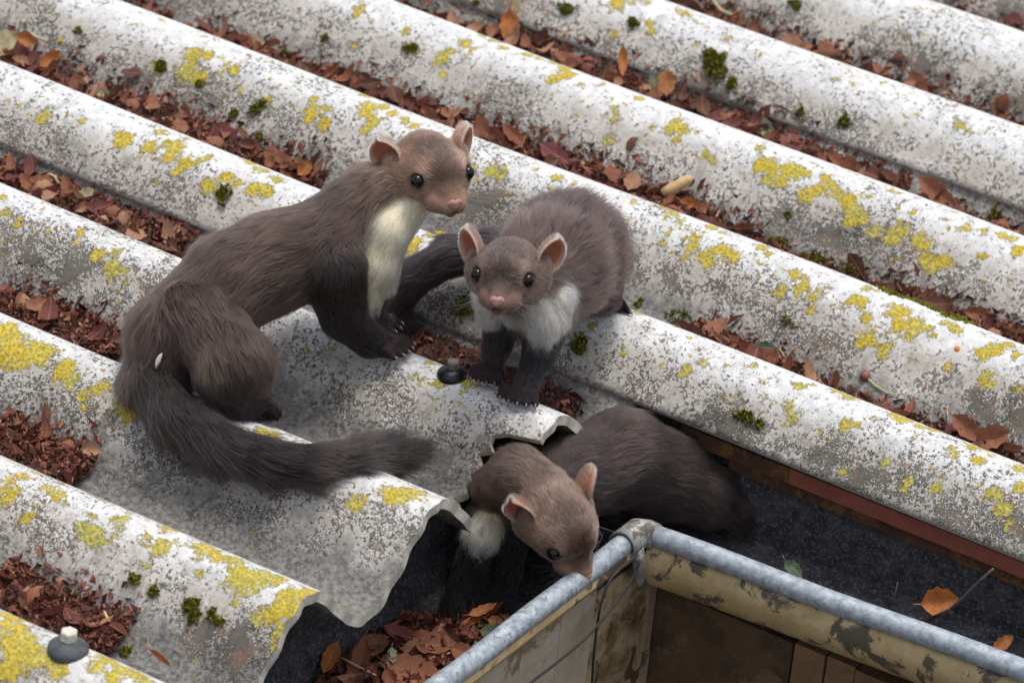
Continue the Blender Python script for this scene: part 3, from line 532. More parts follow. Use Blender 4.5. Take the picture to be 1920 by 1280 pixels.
special(575, 320, ORANGE, .017, .013, 1.3, 'orange oval leaf standing just above the back of the biggest marten', .2, .5)
special(525, 303, LITTER, .030, .017, .1, 'brown leaf lying just above the back of the biggest marten', .3, .3)
special(425, 262, PURPLE, .032, .024, -.3, 'large ribbed purple red leaf in the left valley near the back of the biggest marten', .3, .3)
special(1045, 298, PURPLE, .034, .018, -.1, 'flat purple red leaf just above the back of the middle marten', .3, .3, face=.45)
special(968, 263, LITTER, .030, .012, -.3, 'brown leaf lying along the ridge right of the ear of the biggest marten', .4, .5, face=.4)
special(1440, 252, GREEN, .026, .013, -.7, 'pale green curled leaf in the upper right litter', 1.0, .5)
special(1228, 160, DULLGREEN, .018, .010, -.9, 'small grey green leaf in front of an orange brown leaf', .2, .3, lift=.02)
special(1250, 160, ORANGE, .024, .020, -.9, 'orange brown leaf standing behind the small grey green leaf', .3, .3)
special(958, 55, ORANGE, .034, .020, -1.0, 'big tan leaf at the top of the picture above the head of the biggest marten', .4, .4)
special(1170, 120, ORANGE, .030, .010, -1.0, 'narrow orange leaf standing upright in the upper middle litter', .5, .6)
special(1760, 372, LITTER, .046, .019, -.2, 'long folded brown leaf at the right end of the second valley', .3, .8, face=.5)
special(1720, 165, LITTER, .030, .018, -.6, 'tan crumpled leaf in the blurred litter of the upper right valley', .6, .5)
special(1860, 822, LITTER, .030, .022, .9, 'folded brown leaf standing up like a tent near the right edge', .2, 1.1)
special(1815, 812, LITTER, .034, .018, -.2, 'dark brown folded leaf beside the tent shaped leaf near the right edge', .4, .8, face=.5)
special(1435, 655, DULLGREEN, .020, .012, .5, 'small dark green leaf in the litter right of the middle marten', .3, .3)
special(1298, 388, ORANGE, .022, .014, .2, 'tan leaf just below the rolled tan leaf', .6, .5)
special(305, 1243, ORANGE, .022, .009, -.1, 'rolled orange brown leaf near the bottom left, right of the pale bolt', .2, .3, roll=2.2, face=.5)
def free_leaf(q, mat, L, w, yaw, label, curl=.3, fold=.3, n=None, seed=3, rx=0.0):
    n = CR[2] * .5 + np.array([0, 0, .8]) if n is None else n; n = n / np.linalg.norm(n)
    put_leaf(leaf_mesh('fallen_leaf', L, w, curl, fold, seed, mat), q, n, yaw, 0, rx, label, None, 1.0, 'fallen_leaf', 'leaf')
free_leaf(onv(1760, 1125, .43), ORANGE, .030, .024, .8, 'crumpled rust brown leaf in the dark side gutter', .7, .7, CR[2])
free_leaf(onv(1488, 1066, .385), DULLGREEN, .020, .012, -.2, 'olive leaf end sticking up behind the zinc bead of the side gutter', .3, .3, CR[2])
free_leaf(onv(1880, 1205, .385), ORANGE, .020, .011, 1.3, 'small brown leaf upright behind the bead near the right edge', .3, .4, CR[2])
for i, (x, y, L, w, yaw, m, lb) in enumerate([(775, 1262, .046, .030, .3, LITTER, 'broad dark brown leaf lying flat in the gutter by the bottom edge'), (672, 1250, .050, .018, -1.2, LITTER, 'long red brown leaf in the gutter pointing down to the bottom edge'),
        (618, 1235, .034, .014, -1.3, ORANGE, 'narrow tan leaf at the left end of the gutter heap'), (815, 1210, .034, .024, .6, LITTER, 'crumpled brown leaf in the middle of the gutter heap'), (870, 1225, .022, .017, .2, LITTER, 'brown leaf in the gutter close to the zinc bead'),
        (735, 1230, .016, .008, -.9, GREEN, 'small bright green leaf tip in the gutter heap'), (905, 1205, .018, .010, 1.2, DULLGREEN, 'dull green leaf against the zinc bead below the pale chest'), (930, 1188, .026, .017, .5, DULLGREEN, 'dark green leaf under the zinc bead in the gutter'),
        (905, 1145, .026, .010, 1.1, ORANGE, 'tan leaf standing upright in the gutter below the pale chest'), (885, 1165, .026, .009, 1.3, ORANGE, 'narrow fawn leaf leaning beside the upright tan leaf'), (930, 1165, .014, .010, .4, ORANGE, 'small tan leaf against the bead'),
        (700, 1205, .026, .016, .9, LITTER, 'rusty leaf at the top of the gutter heap'), (750, 1190, .030, .018, .2, PURPLE, 'dark red crumpled leaf at the top of the gutter heap'), (840, 1268, .026, .013, .7, ORANGE, 'orange brown leaf touching the bead at the bottom edge')]):
    free_leaf(onw(x, y, -.112 + .004 * (i % 3)), m, L, w, yaw, lb, .3, .35, None, 70 + i, .25 * math.sin(i * 2))
r = np.random.default_rng(5); pts = []
for i in range(2600):
    x, y = r.uniform(590, 950), r.uniform(1150, 1300)
    q = onw(x, y, -.118 + r.uniform(0, .006)); pts.append(q) if q[0] < .08 and q[0] > -.045 and q[1] > .02 and (x - 560) * .45 + (y - 1150) > 30 else None
tag(obj('leaf_litter', crumbs('leaf_litter', np.array(pts), .0045, 77)), 'crumbled brown leaf litter in the short gutter', 'leaf litter', kind='stuff')
gl_ = [put_leaf(KINDS[KEYS[(i * 5 + 8) % len(KEYS)]], onw(x, y, -.113 + r.uniform(0, .008)), np.array([.2 + r.normal(0, .3), -.3 + r.normal(0, .3), .8]), r.uniform(0, 6.28), r.normal(0, .3), r.normal(0, .4), ' '.join(KEYS[(i * 5 + 8) % len(KEYS)]) + ' leaf among the crumbs of the heap in the short gutter', 'leaves of the heap in the short gutter', r.uniform(.7, 1.1))
       for i, (x, y) in enumerate( [(640, 1200), (655, 1225), (690, 1260), (720, 1250), (712, 1215), (765, 1215), (790, 1180), (830, 1240), (860, 1190), (845, 1205), (660, 1275), (735, 1275), (800, 1290), (880, 1250)])]
pts = np.array([onv(x, y, .40 + .05 * r.uniform()) * np.array([1, 1, 0]) + np.array([0, 0, -.118]) for x, y in zip(r.normal(1790, 70, 420), r.normal(1165, 38, 420))]); pts[:, 2] += SL * (pts[:, 0] - .085) + r.uniform(0, .006, len(pts))
tag(obj('leaf_litter', crumbs('leaf_litter', pts[(pts[:, 1] > .372) & (pts[:, 1] < .47)], .0042, 78)), 'crumbled leaf litter in the dark side gutter', 'leaf litter', kind='stuff')
pts = np.array([(u_, v_, -.121 + SL * (u_ - .085) + .0015) for u_, v_ in zip(r.uniform(.10, .46, 700), r.normal(.44, .022, 700))])
tag(obj('leaf_litter', crumbs('leaf_litter', pts[(pts[:, 1] > .385) & (pts[:, 1] < .465)], .0024, 79)), 'fine grit and leaf crumbs on the floor of the side gutter', 'leaf litter', kind='stuff')
# stalks, berries, twigs
def stick(name, pts, rad, mat, label, cat, parts=None):
    pts = np.array(pts); o = thing(name, pts[0], label, cat)
    obj('stalk', MB().tube(pts - pts[0], rad, 6).mesh('stalk', mat, True), o); return o
def tw(*pp, lift=.004): return [surf(x, y) + np.array([0, -.2, .8]) * lift for x, y in pp]
o = stick('dried_berry', tw((1622, 712), (1640, 730), (1665, 745), (1682, 748), lift=.006), [.0009, .0008, .0007, .0005], STALKG, 'dried brown berry with a thin green stalk in the bare right valley', 'berry')
obj('fruit', MB().lathe([(.001, -.005), (.0038, -.0035), (.0047, 0), (.0036, .0035), (.0008, .0045)], 12).mesh('fruit', BERRY, True), o)
o = stick('dried_berry', tw((133, 612), (120, 618), (108, 616), (100, 614), lift=.007), [.0012, .0011, .0008, .0006], TANM, 'tan seed head with a curved stalk in the dark seed litter at the left', 'berry')
obj('fruit', MB().lathe([(.001, -.005), (.0040, -.0035), (.0050, 0), (.0038, .0035), (.0008, .0048)], 12).mesh('fruit', TANM, True), o)
o = thing('red_berry', surf(1795, 657) + np.array([0, 0, .001]), 'tiny orange red berry on the pale ridge at the right', 'berry'); obj('fruit', MB().lathe([(.001, -.003), (.0028, -.0015), (.0032, 0), (.0025, .002), (.0006, .003)], 10).mesh('fruit', mat_plain('orange_berry', (.62, .15, .03), (.66, .20, .05), 300, .35), True), o)
rl = thing('rolled_leaf', surf(1270, 372) + np.array([0, -.004, .014]), 'tan rolled leaf like a stub of twig above the moss behind the middle marten', 'leaf')
V = surf(1294, 352) - surf(1246, 384); V /= np.linalg.norm(V); V = V * .6 + np.array([.4, .1, .35]); V /= np.linalg.norm(V)
obj('roll', MB().tube([V * t for t in (-.014, -.006, .004, .013, .016)], [.0052, .0056, .0052, .0046, .0022], 10).mesh('roll', TANM, True), rl)
def twig(pts, rad, label, mat=TWIGM):
    pts = np.array(pts); tag(obj('twig', MB().tube(pts - pts[0], rad, 6).mesh('twig', mat, True), loc=pts[0]), label, 'twig')
twig([onv(x, y, .42) for x, y in [(1738, 1162), (1780, 1142), (1805, 1120), (1835, 1090), (1862, 1066)]], [.0016, .0014, .0014, .0011, .0012], 'thin bent twig slanting across the dark side gutter')
twig([onv(x, y, .41) for x, y in [(1665, 1138), (1678, 1115), (1683, 1092)]], [.0008, .0007, .0006], 'fine pale stem in the side gutter left of the rust brown leaf')
twig([onw(x, y, -.105) for x, y in [(635, 1230), (660, 1243), (705, 1265)]], [.0010, .0009, .0009], 'straw coloured stalk across the leaves in the gutter', TANM)
twig(tw((1334, 4), (1340, 25), (1352, 40), (1375, 50), lift=.016), [.0016, .0018, .0018, .0014], 'pale bent stalk at the top of the upper right litter', PALE)
twig(tw((1898, 768), (1890, 790), (1880, 803), lift=.008), [.0006, .0006, .0005], 'hair thin dark stem on the ridge near the right edge')
twig(tw((1776, 770), (1777, 800), lift=.006), [.0007, .0005], 'short pale stem standing in the bare right valley', TANM)
twig(tw((112, 358), (105, 345), (96, 340), (88, 342), lift=.010), [.0010, .0011, .0010, .0008], 'curled grey stalk arching over the ridge at the left', TANM)
twig(tw((55, 85), (70, 98), (88, 105), lift=.022), [.0012, .0013, .0012], 'pale green leaf stalk beside the large pale leaf', PALE)
twig(tw((198, 1163), (208, 1185), (208, 1205), (198, 1215), lift=.012), [.0011, .0012, .0012, .0009], 'tan curled stalk in the heap beside the pale bolt', TANM)
twig(tw((1462, 662), (1480, 690), (1515, 712), lift=.006), [.0005, .0005, .0005], 'fine dry stem crossing the litter right of the middle marten', TANM)
MOSSES = """1340,130,26,1.1|big green moss cushion on the ridge in the upper right, above the russet litter
1370,172,12,.9|lower offshoot of the big green moss cushion in the upper right
302,128,13,1|moss tuft just left of the large yellow lichen blotch near the top left
375,160,9,1|dark moss fringe under the large yellow lichen blotch near the top left
146,62,8,1|small moss dot with a yellow tip near the top left corner
482,207,13,1|dark moss tuft on the ridge behind the biggest marten, larger of a pair
438,215,9,1|dark moss tuft on the ridge behind the biggest marten, smaller and left of a pair
490,258,8,1|lowest moss dot in the column behind the biggest marten's neck
421,370,15,1|spiky moss tuft touching the back of the biggest marten
612,75,8,1|small dark moss dot under the top edge left of the middle
770,98,12,1.3|moss tuft under a yellow patch on the ridge above the biggest marten's head
893,22,8,1|dark moss dot at the top edge right of the middle
1185,60,14,1.2|moss tuft beside yellow lichen on the upper ridge right of the middle
1060,30,13,1.8|mottled moss band at the top edge on the upper ridge
1488,22,11,1|dark moss dot at the top edge in the upper right
1498,225,10,1|smaller of two moss dots on the right ridge below the blurred litter
1578,243,13,1|larger of two moss dots on the right ridge below the blurred litter
355,1122,16,.9|mossy green cushion on the lower left ridge, larger piece
362,1148,14,.7|mossy green cushion on the lower left ridge, lower piece
288,1100,11,1|dark moss dot left of the green cushion on the lower left ridge
254,1072,10,1.2|small moss tuft upper left of the green cushion on the lower left ridge
400,1143,9,1|brown moss dot just right of the green cushion on the lower left ridge
415,1155,8,1|lowest brown moss dot right of the green cushion on the lower left ridge
1088,650,15,1|dark brown moss patch beside the right foreleg of the middle marten
1395,785,14,1.2|brown moss streak on the bare side sheet right of the lowest marten
1420,800,9,1|lower end of the brown moss streak on the bare side sheet
1480,610,9,1.3|dark moss dot on the right ridge beside yellow lichen
1476,408,6,1|tiny moss dot on the ridge above the moss filled valley
1860,410,13,1.5|moss tuft in the valley at the right edge below the long folded brown leaf
1465,462,14,1.8|golden moss cushion on the rim of the right valley
1530,492,16,1.8|brownish moss cushion in the right valley, next to a small red leaf
1585,512,15,1.9|mossy cushion in the right valley, last of the row of three
1680,560,16,2|moss strip along the rim of the right valley, left piece
1730,578,16,2|moss strip along the rim of the right valley, middle piece
1785,600,15,1.8|moss strip along the rim of the right valley, right piece
1280,607,14,2.2|moss strip in the valley right of the hind paw of the middle marten
1235,380,12,2|moss strip under the rolled tan leaf
1302,406,12,1.3|moss tuft below the tan leaf behind the middle marten
178,392,10,1.2|bright green moss tuft below the cream leaf with a yellow tip
70,590,17,1.4|yellow green moss cushion in the seed litter at the left edge
235,1215,11,1|dark moss tuft between the heap and the rolled leaf at the bottom left
535,112,12,1.5|yellow moss rim below the round cream white leaf
425,285,11,1.4|moss rim below the large ribbed purple red leaf
668,165,10,1.5|moss rim in the valley above the biggest marten's ear
875,575,18,.9|dark mossy tuft under the chin of the middle marten, left of its chest
1200,572,8,1.2|small moss tuft right of the hind paw of the middle marten"""
def moss(px, py, rp, sx, label):
    q = surf(px, py); q[2] += sheet_lift(q[1]); R = rp * 1.40 / 2300; n = normal_at(q[1]); r = np.random.default_rng(int(px * 7 + py)); V = []; F = []
    sub = [(r.uniform(0, 6.28), R * r.uniform(.0, .75), R * r.uniform(.28, .62)) for _ in range(5)]
    nclump = max(16, int(R * R * 7.5e5))
    T1 = np.array([1.0, 0, 0]); T2 = np.cross(n, T1)
    for i in range(nclump):
        a0, d0, rs = sub[r.integers(5)]; a, d = r.uniform(0, 6.28), rs * math.sqrt(r.uniform(0, 1)) * (1.5 if r.uniform() < .12 else 1); c = q + T1 * (d0 * math.cos(a0) + d * math.cos(a)) * sx + T2 * (d0 * math.sin(a0) + d * math.sin(a))
        h = (rs * .45 * max(0, 1 - (d / rs) ** 2) + .0022) * r.uniform(.7, 1.2); c = c + np.array([0, 0, float(wave(c[1]) - (wave(q[1]) + (c[1] - q[1]) * (-n[1] / n[2])))])
        for j in range(7):
            b = np.array([r.normal(0, .55), r.normal(0, .55), 0]) + n; b /= np.linalg.norm(b)
            s = np.cross(b, r.normal(size=3)); s /= np.linalg.norm(s); o = c + r.normal(0, .0006, 3) + n * h * r.uniform(-.3, .5); k = len(V)
            V += [o - s * .0008, o + s * .0008, o + b * (h * .40 + .0018) + s * .0006, o + b * (h * .40 + .0022) - s * .0005]; F.append((k, k+1, k+2, k+3))
    V = np.array(V) - q
    tag(obj('moss_clump', mesh('moss_clump', V, F, MOSS, False), loc=q), label, 'moss', 'cushions of moss on the roof')
for t in MOSSES.strip().splitlines():
    a, lb = t.split('|'); a = list(map(float, a.split(','))); moss(a[0], a[1], a[2], a[3], lb.strip())

# ------------------------------------------------------------------ the three martens
# each body is one closed surface grown from a smooth union of tapered limbs; measured in picture pixels (1/2300 m) and depth
PX = 1 / 2300.0
def cam_pt(D0, p): return atd(p[0], p[1], D0 + p[2] * PX)
def hx(r, g_, b):
    f = lambda c: ((c / 255 + .055) / 1.055) ** 2.4 if c > 10 else c / 255 / 12.92
    return np.array([f(r), f(g_), f(b)])
class Body:
    """p: list of dicts a, b (metres, roof frame), ra, rb, col root, tip, len, flow sign, k"""
    def __init__(s, D0): s.D0 = D0; s.p = []; s.carve = []; s.bald = []; s.paint = []
    def cone(s, a, b, ra, rb, col, ln, col2=None, lift=.45, raw=False, dens=1.0):
        A_ = a if raw else cam_pt(s.D0, a); B_ = b if raw else cam_pt(s.D0, b)
        s.p.append(dict(a=A_, b=B_, ra=ra * PX, rb=rb * PX, c1=col, c2=col if col2 is None else col2, ln=ln * PX, lift=lift, dens=dens))
    def chain(s, pts, col, ln, **kw):
        for (a, b) in zip(pts[:-1], pts[1:]): s.cone(a[:3], b[:3], a[3], b[3], col if not isinstance(col, tuple) else col[0], ln, **kw)
    def dist(s, i, Q):
        p = s.p[i]; ab = p['b'] - p['a']; L2 = ab @ ab + 1e-12
        t = np.clip(((Q - p['a']) @ ab) / L2, 0, 1)
        return np.linalg.norm(Q - p['a'] - t[..., None] * ab, axis=-1) - (p['ra'] + (p['rb'] - p['ra']) * t), t
    K = 3.4 * PX
    def sdf(s, Q):
        e = np.zeros(Q.shape[:-1])
        for i in range(len(s.p)):
            d, _ = s.dist(i, Q); e += np.exp(np.clip(-d / s.K, -60, 60))
        D = -s.K * np.log(e + 1e-26)
        for c, r in s.carve:
            dc = np.linalg.norm(Q - c, axis=-1) - r; D = np.maximum(D, -dc) + np.maximum(0, 4 * PX - np.abs(D + dc)) ** 2 / (16 * PX)
        return D
    def grow(s, name, mat, vox, parent, loc, bound):
        pts = np.array([q for p in s.p for q in (p['a'] - max(p['ra'], p['rb']), p['a'] + max(p['ra'], p['rb']), p['b'] - max(p['ra'], p['rb']), p['b'] + max(p['ra'], p['rb']))])
        lo, hi = pts.min(0) - .012, pts.max(0) + .012; n = np.ceil((hi - lo) / vox).astype(int) + 1
        E = np.zeros(n, np.float32); ax = [lo[k] + vox * np.arange(n[k]) for k in range(3)]; pad = 9 * s.K
        for i, p in enumerate(s.p):
            l = np.minimum(p['a'] - p['ra'], p['b'] - p['rb']) - pad; h = np.maximum(p['a'] + p['ra'], p['b'] + p['rb']) + pad
            i0 = np.maximum(0, ((l - lo) / vox).astype(int)); i1 = np.minimum(n, ((h - lo) / vox).astype(int) + 2)
            sl_ = tuple(slice(a, b) for a, b in zip(i0, i1))
            G = np.stack(np.meshgrid(ax[0][sl_[0]], ax[1][sl_[1]], ax[2][sl_[2]], indexing='ij'), -1)
            d, _ = s.dist(i, G); E[sl_] += np.exp(np.clip(-d / s.K, -60, 60)).astype(np.float32)
        D = -s.K * np.log(E + 1e-9)
        for c, r in s.carve:
            i0 = np.maximum(0, ((c - r - .006 - lo) / vox).astype(int)); i1 = np.minimum(n, ((c + r + .006 - lo) / vox).astype(int) + 2)
            sl_ = tuple(slice(a, b) for a, b in zip(i0, i1)); G = np.stack(np.meshgrid(ax[0][sl_[0]], ax[1][sl_[1]], ax[2][sl_[2]], indexing='ij'), -1)
            D[sl_] = np.maximum(D[sl_], -(np.linalg.norm(G - c, axis=-1) - r))
        V, F = surface_nets(D, lo, vox)
        for _ in range(2):                                               # settle the vertices on the true surface
            d = s.sdf(V); g_ = np.stack([(s.sdf(V + e) - d) / 1e-4 for e in np.eye(3) * 1e-4], -1)
            V = V - np.clip(d, -vox, vox)[:, None] * g_ / (np.sum(g_ ** 2, -1)[:, None] + .05)
        s.V, s.F = V, F
        me = bpy.data.meshes.new(name); me.vertices.add(len(V)); me.vertices.foreach_set('co', (V - loc).ravel().astype(np.float32))
        me.loops.add(F.size); me.loops.foreach_set('vertex_index', F.ravel().astype(np.int32)); me.polygons.add(len(F))
        me.polygons.foreach_set('loop_start', np.arange(0, F.size, 4, dtype=np.int32)); me.polygons.foreach_set('use_smooth', np.ones(len(F), bool))
        me.materials.append(mat); me.update(calc_edges=True)
        at_ = s.attrs(V); ca = me.attributes.new('col', 'FLOAT_COLOR', 'POINT')
        ca.data.foreach_set('color', np.concatenate([at_['col'] * .75, np.ones((len(V), 1))], 1).ravel().astype(np.float32))
        return obj(name, me, parent)
    def attrs(s, Q):
        k = 4 * PX; W_ = np.zeros(len(Q)); col = np.zeros((len(Q), 3)); ln = np.zeros(len(Q)); lf = np.zeros(len(Q)); dn = np.zeros(len(Q)); fl = np.zeros((len(Q), 3))
        for i, p in enumerate(s.p):
            d, t = s.dist(i, Q); w = np.exp(np.clip(-d / k, -40, 40)); W_ += w
            col += w[:, None] * (p['c1'] + (p['c2'] - p['c1']) * t[:, None]); ln += w * p['ln']; lf += w * p['lift']; dn += w * p['dens']
            u_ = p['b'] - p['a']; L = np.linalg.norm(u_); fl += w[:, None] * (u_ / L if L > 1e-6 else 0)
        W_ += 1e-30; col /= W_[:, None]; ln /= W_; lf /= W_; dn /= W_; fl /= W_[:, None]
        for c, r, cc, st in s.paint:
            w = st * np.clip(1 - (np.linalg.norm(Q - c, axis=1) / r) ** 2, 0, 1) ** .7; col = col + (cc - col) * w[:, None]
        for c, r in s.bald:
            dd = np.linalg.norm(Q - c, axis=1) / r; dn = dn * np.clip((dd - .8) / .25, 0, 1); ln = ln * np.clip(.35 + .65 * (dd - .9) / .8, .35, 1)
        return dict(col=col, ln=ln, lift=lf, dens=dn, flow=fl)
    def fur(s, n, parent, loc, seed, rad=.00016, clump=.35, skipped=None):
        r = np.random.default_rng(seed); V, F = s.V, s.F
        T = np.concatenate([F[:, [0, 1, 2]], F[:, [0, 2, 3]]]); a, b, c = V[T[:, 0]], V[T[:, 1]], V[T[:, 2]]
        ar = np.linalg.norm(np.cross(b - a, c - a), axis=1); pick = r.choice(len(T), n, p=ar / ar.sum())
        u_, v_ = r.uniform(size=n), r.uniform(size=n); m = u_ + v_ > 1; u_[m], v_[m] = 1 - u_[m], 1 - v_[m]
        Q = a[pick] + u_[:, None] * (b - a)[pick] + v_[:, None] * (c - a)[pick]
        at_ = s.attrs(Q); keep = r.uniform(size=n) < at_['dens']; Q = Q[keep]; at_ = {k_: x[keep] for k_, x in at_.items()}; n = len(Q)
        d0 = s.sdf(Q); N = np.stack([(s.sdf(Q + e) - d0) / 2e-4 for e in np.eye(3) * 2e-4], -1); N /= np.linalg.norm(N, axis=1)[:, None] + 1e-9
        low = lambda sc, ph: np.stack([np.sin(Q @ (np.array(x) * sc) + ph + j) for j, x in enumerate([(1, .7, -.4), (-.6, 1, .5), (.3, -.8, 1)])], -1)
        fl = at_['flow'] + .20 * low(140, seed) + .14 * low(330, 2 * seed) + r.normal(0, .12, (n, 3))
        fl -= np.sum(fl * N, 1)[:, None] * N; fl /= np.linalg.norm(fl, axis=1)[:, None] + 1e-6
        L = at_['ln'] * r.uniform(.5, 1.25, n); guard = r.uniform(size=n) < .09; L = np.where(guard, L * 1.45, L)
        lift = np.clip(at_['lift'] + r.normal(0, .12, n), .05, 1.4)
        npt = 5; tt = np.linspace(0, 1, npt); pos = np.zeros((n, npt, 3)); grav = np.array([0.11, 0, -.99])
        for j, t in enumerate(tt):
            ang = lift * (1 - .55 * t)
            pos[:, j] = Q + (L * t)[:, None] * (np.cos(ang)[:, None] * fl + np.sin(ang)[:, None] * N) + (L * .10 * t * t)[:, None] * grav
        # tips lean together into locks
        ng = max(20, n // 30); kd = kdtree.KDTree(ng); gi = r.choice(n, ng, replace=False)
        for j, i in enumerate(gi): kd.insert(Q[i].tolist(), j)
        kd.balance(); near = np.array([kd.find(q)[1] for q in Q.tolist()]); gd = gi[near]
        for j, t in enumerate(tt[1:], 1):
            w = (clump * t ** 1.5 * np.clip(at_['ln'] / (22 * PX), 0, 1))[:, None]; tgt = pos[gd, j]
            dl = tgt - pos[:, j]; pos[:, j] += w * dl * (np.linalg.norm(dl, axis=1) < .012)[:, None]
        lock = r.normal(0, .22, ng)[near][:, None]; patch = .15 * low(75, 3 * seed)[:, :1] + .10 * low(190, 5 * seed)[:, 1:2]
        tone = (1 + patch + lock * np.clip(at_['ln'] / (20 * PX), .3, 1)[:, None] + r.normal(0, .13, (n, 1))).clip(.35, 1.9) * np.where(guard, .55, 1)[:, None]
        col = np.ones((n, npt, 4), np.float32)
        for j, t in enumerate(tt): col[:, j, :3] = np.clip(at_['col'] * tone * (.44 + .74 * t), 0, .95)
        radi = np.repeat(((1 - .75 * tt) * rad)[None], n, 0) * np.clip(at_['ln'] / (14 * PX), .6, 1.15)[:, None]
        hc = bpy.data.hair_curves.new('fur'); hc.add_curves([npt] * n)
        hc.attributes['position'].data.foreach_set('vector', (pos - loc).ravel().astype(np.float32))
        ra = hc.attributes.get('radius') or hc.attributes.new('radius', 'FLOAT', 'POINT'); ra.data.foreach_set('value', radi.ravel().astype(np.float32))
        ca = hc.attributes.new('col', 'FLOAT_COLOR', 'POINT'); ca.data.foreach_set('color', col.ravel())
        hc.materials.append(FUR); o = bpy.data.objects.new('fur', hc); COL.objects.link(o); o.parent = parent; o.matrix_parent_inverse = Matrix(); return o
def surface_nets(D, lo, vox):
    n = np.array(D.shape); ins = D < 0; c = np.zeros(n - 1, np.int8)
    for dx in (0, 1):
        for dy in (0, 1):
            for dz in (0, 1): c += ins[dx:n[0]-1+dx, dy:n[1]-1+dy, dz:n[2]-1+dz]
    act = np.argwhere((c > 0) & (c < 8)); idx = -np.ones(n - 1, np.int64); idx[tuple(act.T)] = np.arange(len(act))
    acc = np.zeros((len(act), 3)); cnt = np.zeros(len(act))
    for axis in range(3):
        o1, o2 = [k for k in range(3) if k != axis]
        for s1 in (0, 1):
            for s2 in (0, 1):
                a = act.copy(); a[:, o1] += s1; a[:, o2] += s2; b = a.copy(); b[:, axis] += 1
                da, db = D[tuple(a.T)], D[tuple(b.T)]; m = (da < 0) != (db < 0); t = np.where(m, da / (da - db + 1e-12), 0)
                q = a.astype(float); q[:, axis] += t; acc[m] += q[m]; cnt[m] += 1
    V = lo + vox * acc / cnt[:, None]; Fs = []
    for axis in range(3):
        o1, o2 = [(1, 2), (2, 0), (0, 1)][axis]; sa = [slice(None)] * 3; sb = [slice(None)] * 3; sa[axis] = slice(0, -1); sb[axis] = slice(1, None)
        cr = ins[tuple(sa)] != ins[tuple(sb)]; e = np.argwhere(cr); e = e[(e[:, o1] > 0) & (e[:, o2] > 0) & (e[:, o1] < n[o1]-1) & (e[:, o2] < n[o2]-1)]
        q = []
        for s1, s2 in ((1, 1), (0, 1), (0, 0), (1, 0)):
            k = e.copy(); k[:, o1] -= s1; k[:, o2] -= s2; q.append(idx[tuple(k.T)])
        q = np.stack(q, 1); fl = ins[tuple(e.T)]; q[~fl] = q[~fl][:, ::-1]; Fs.append(q)
    F = np.concatenate(Fs); return V, F[(F >= 0).all(1)]

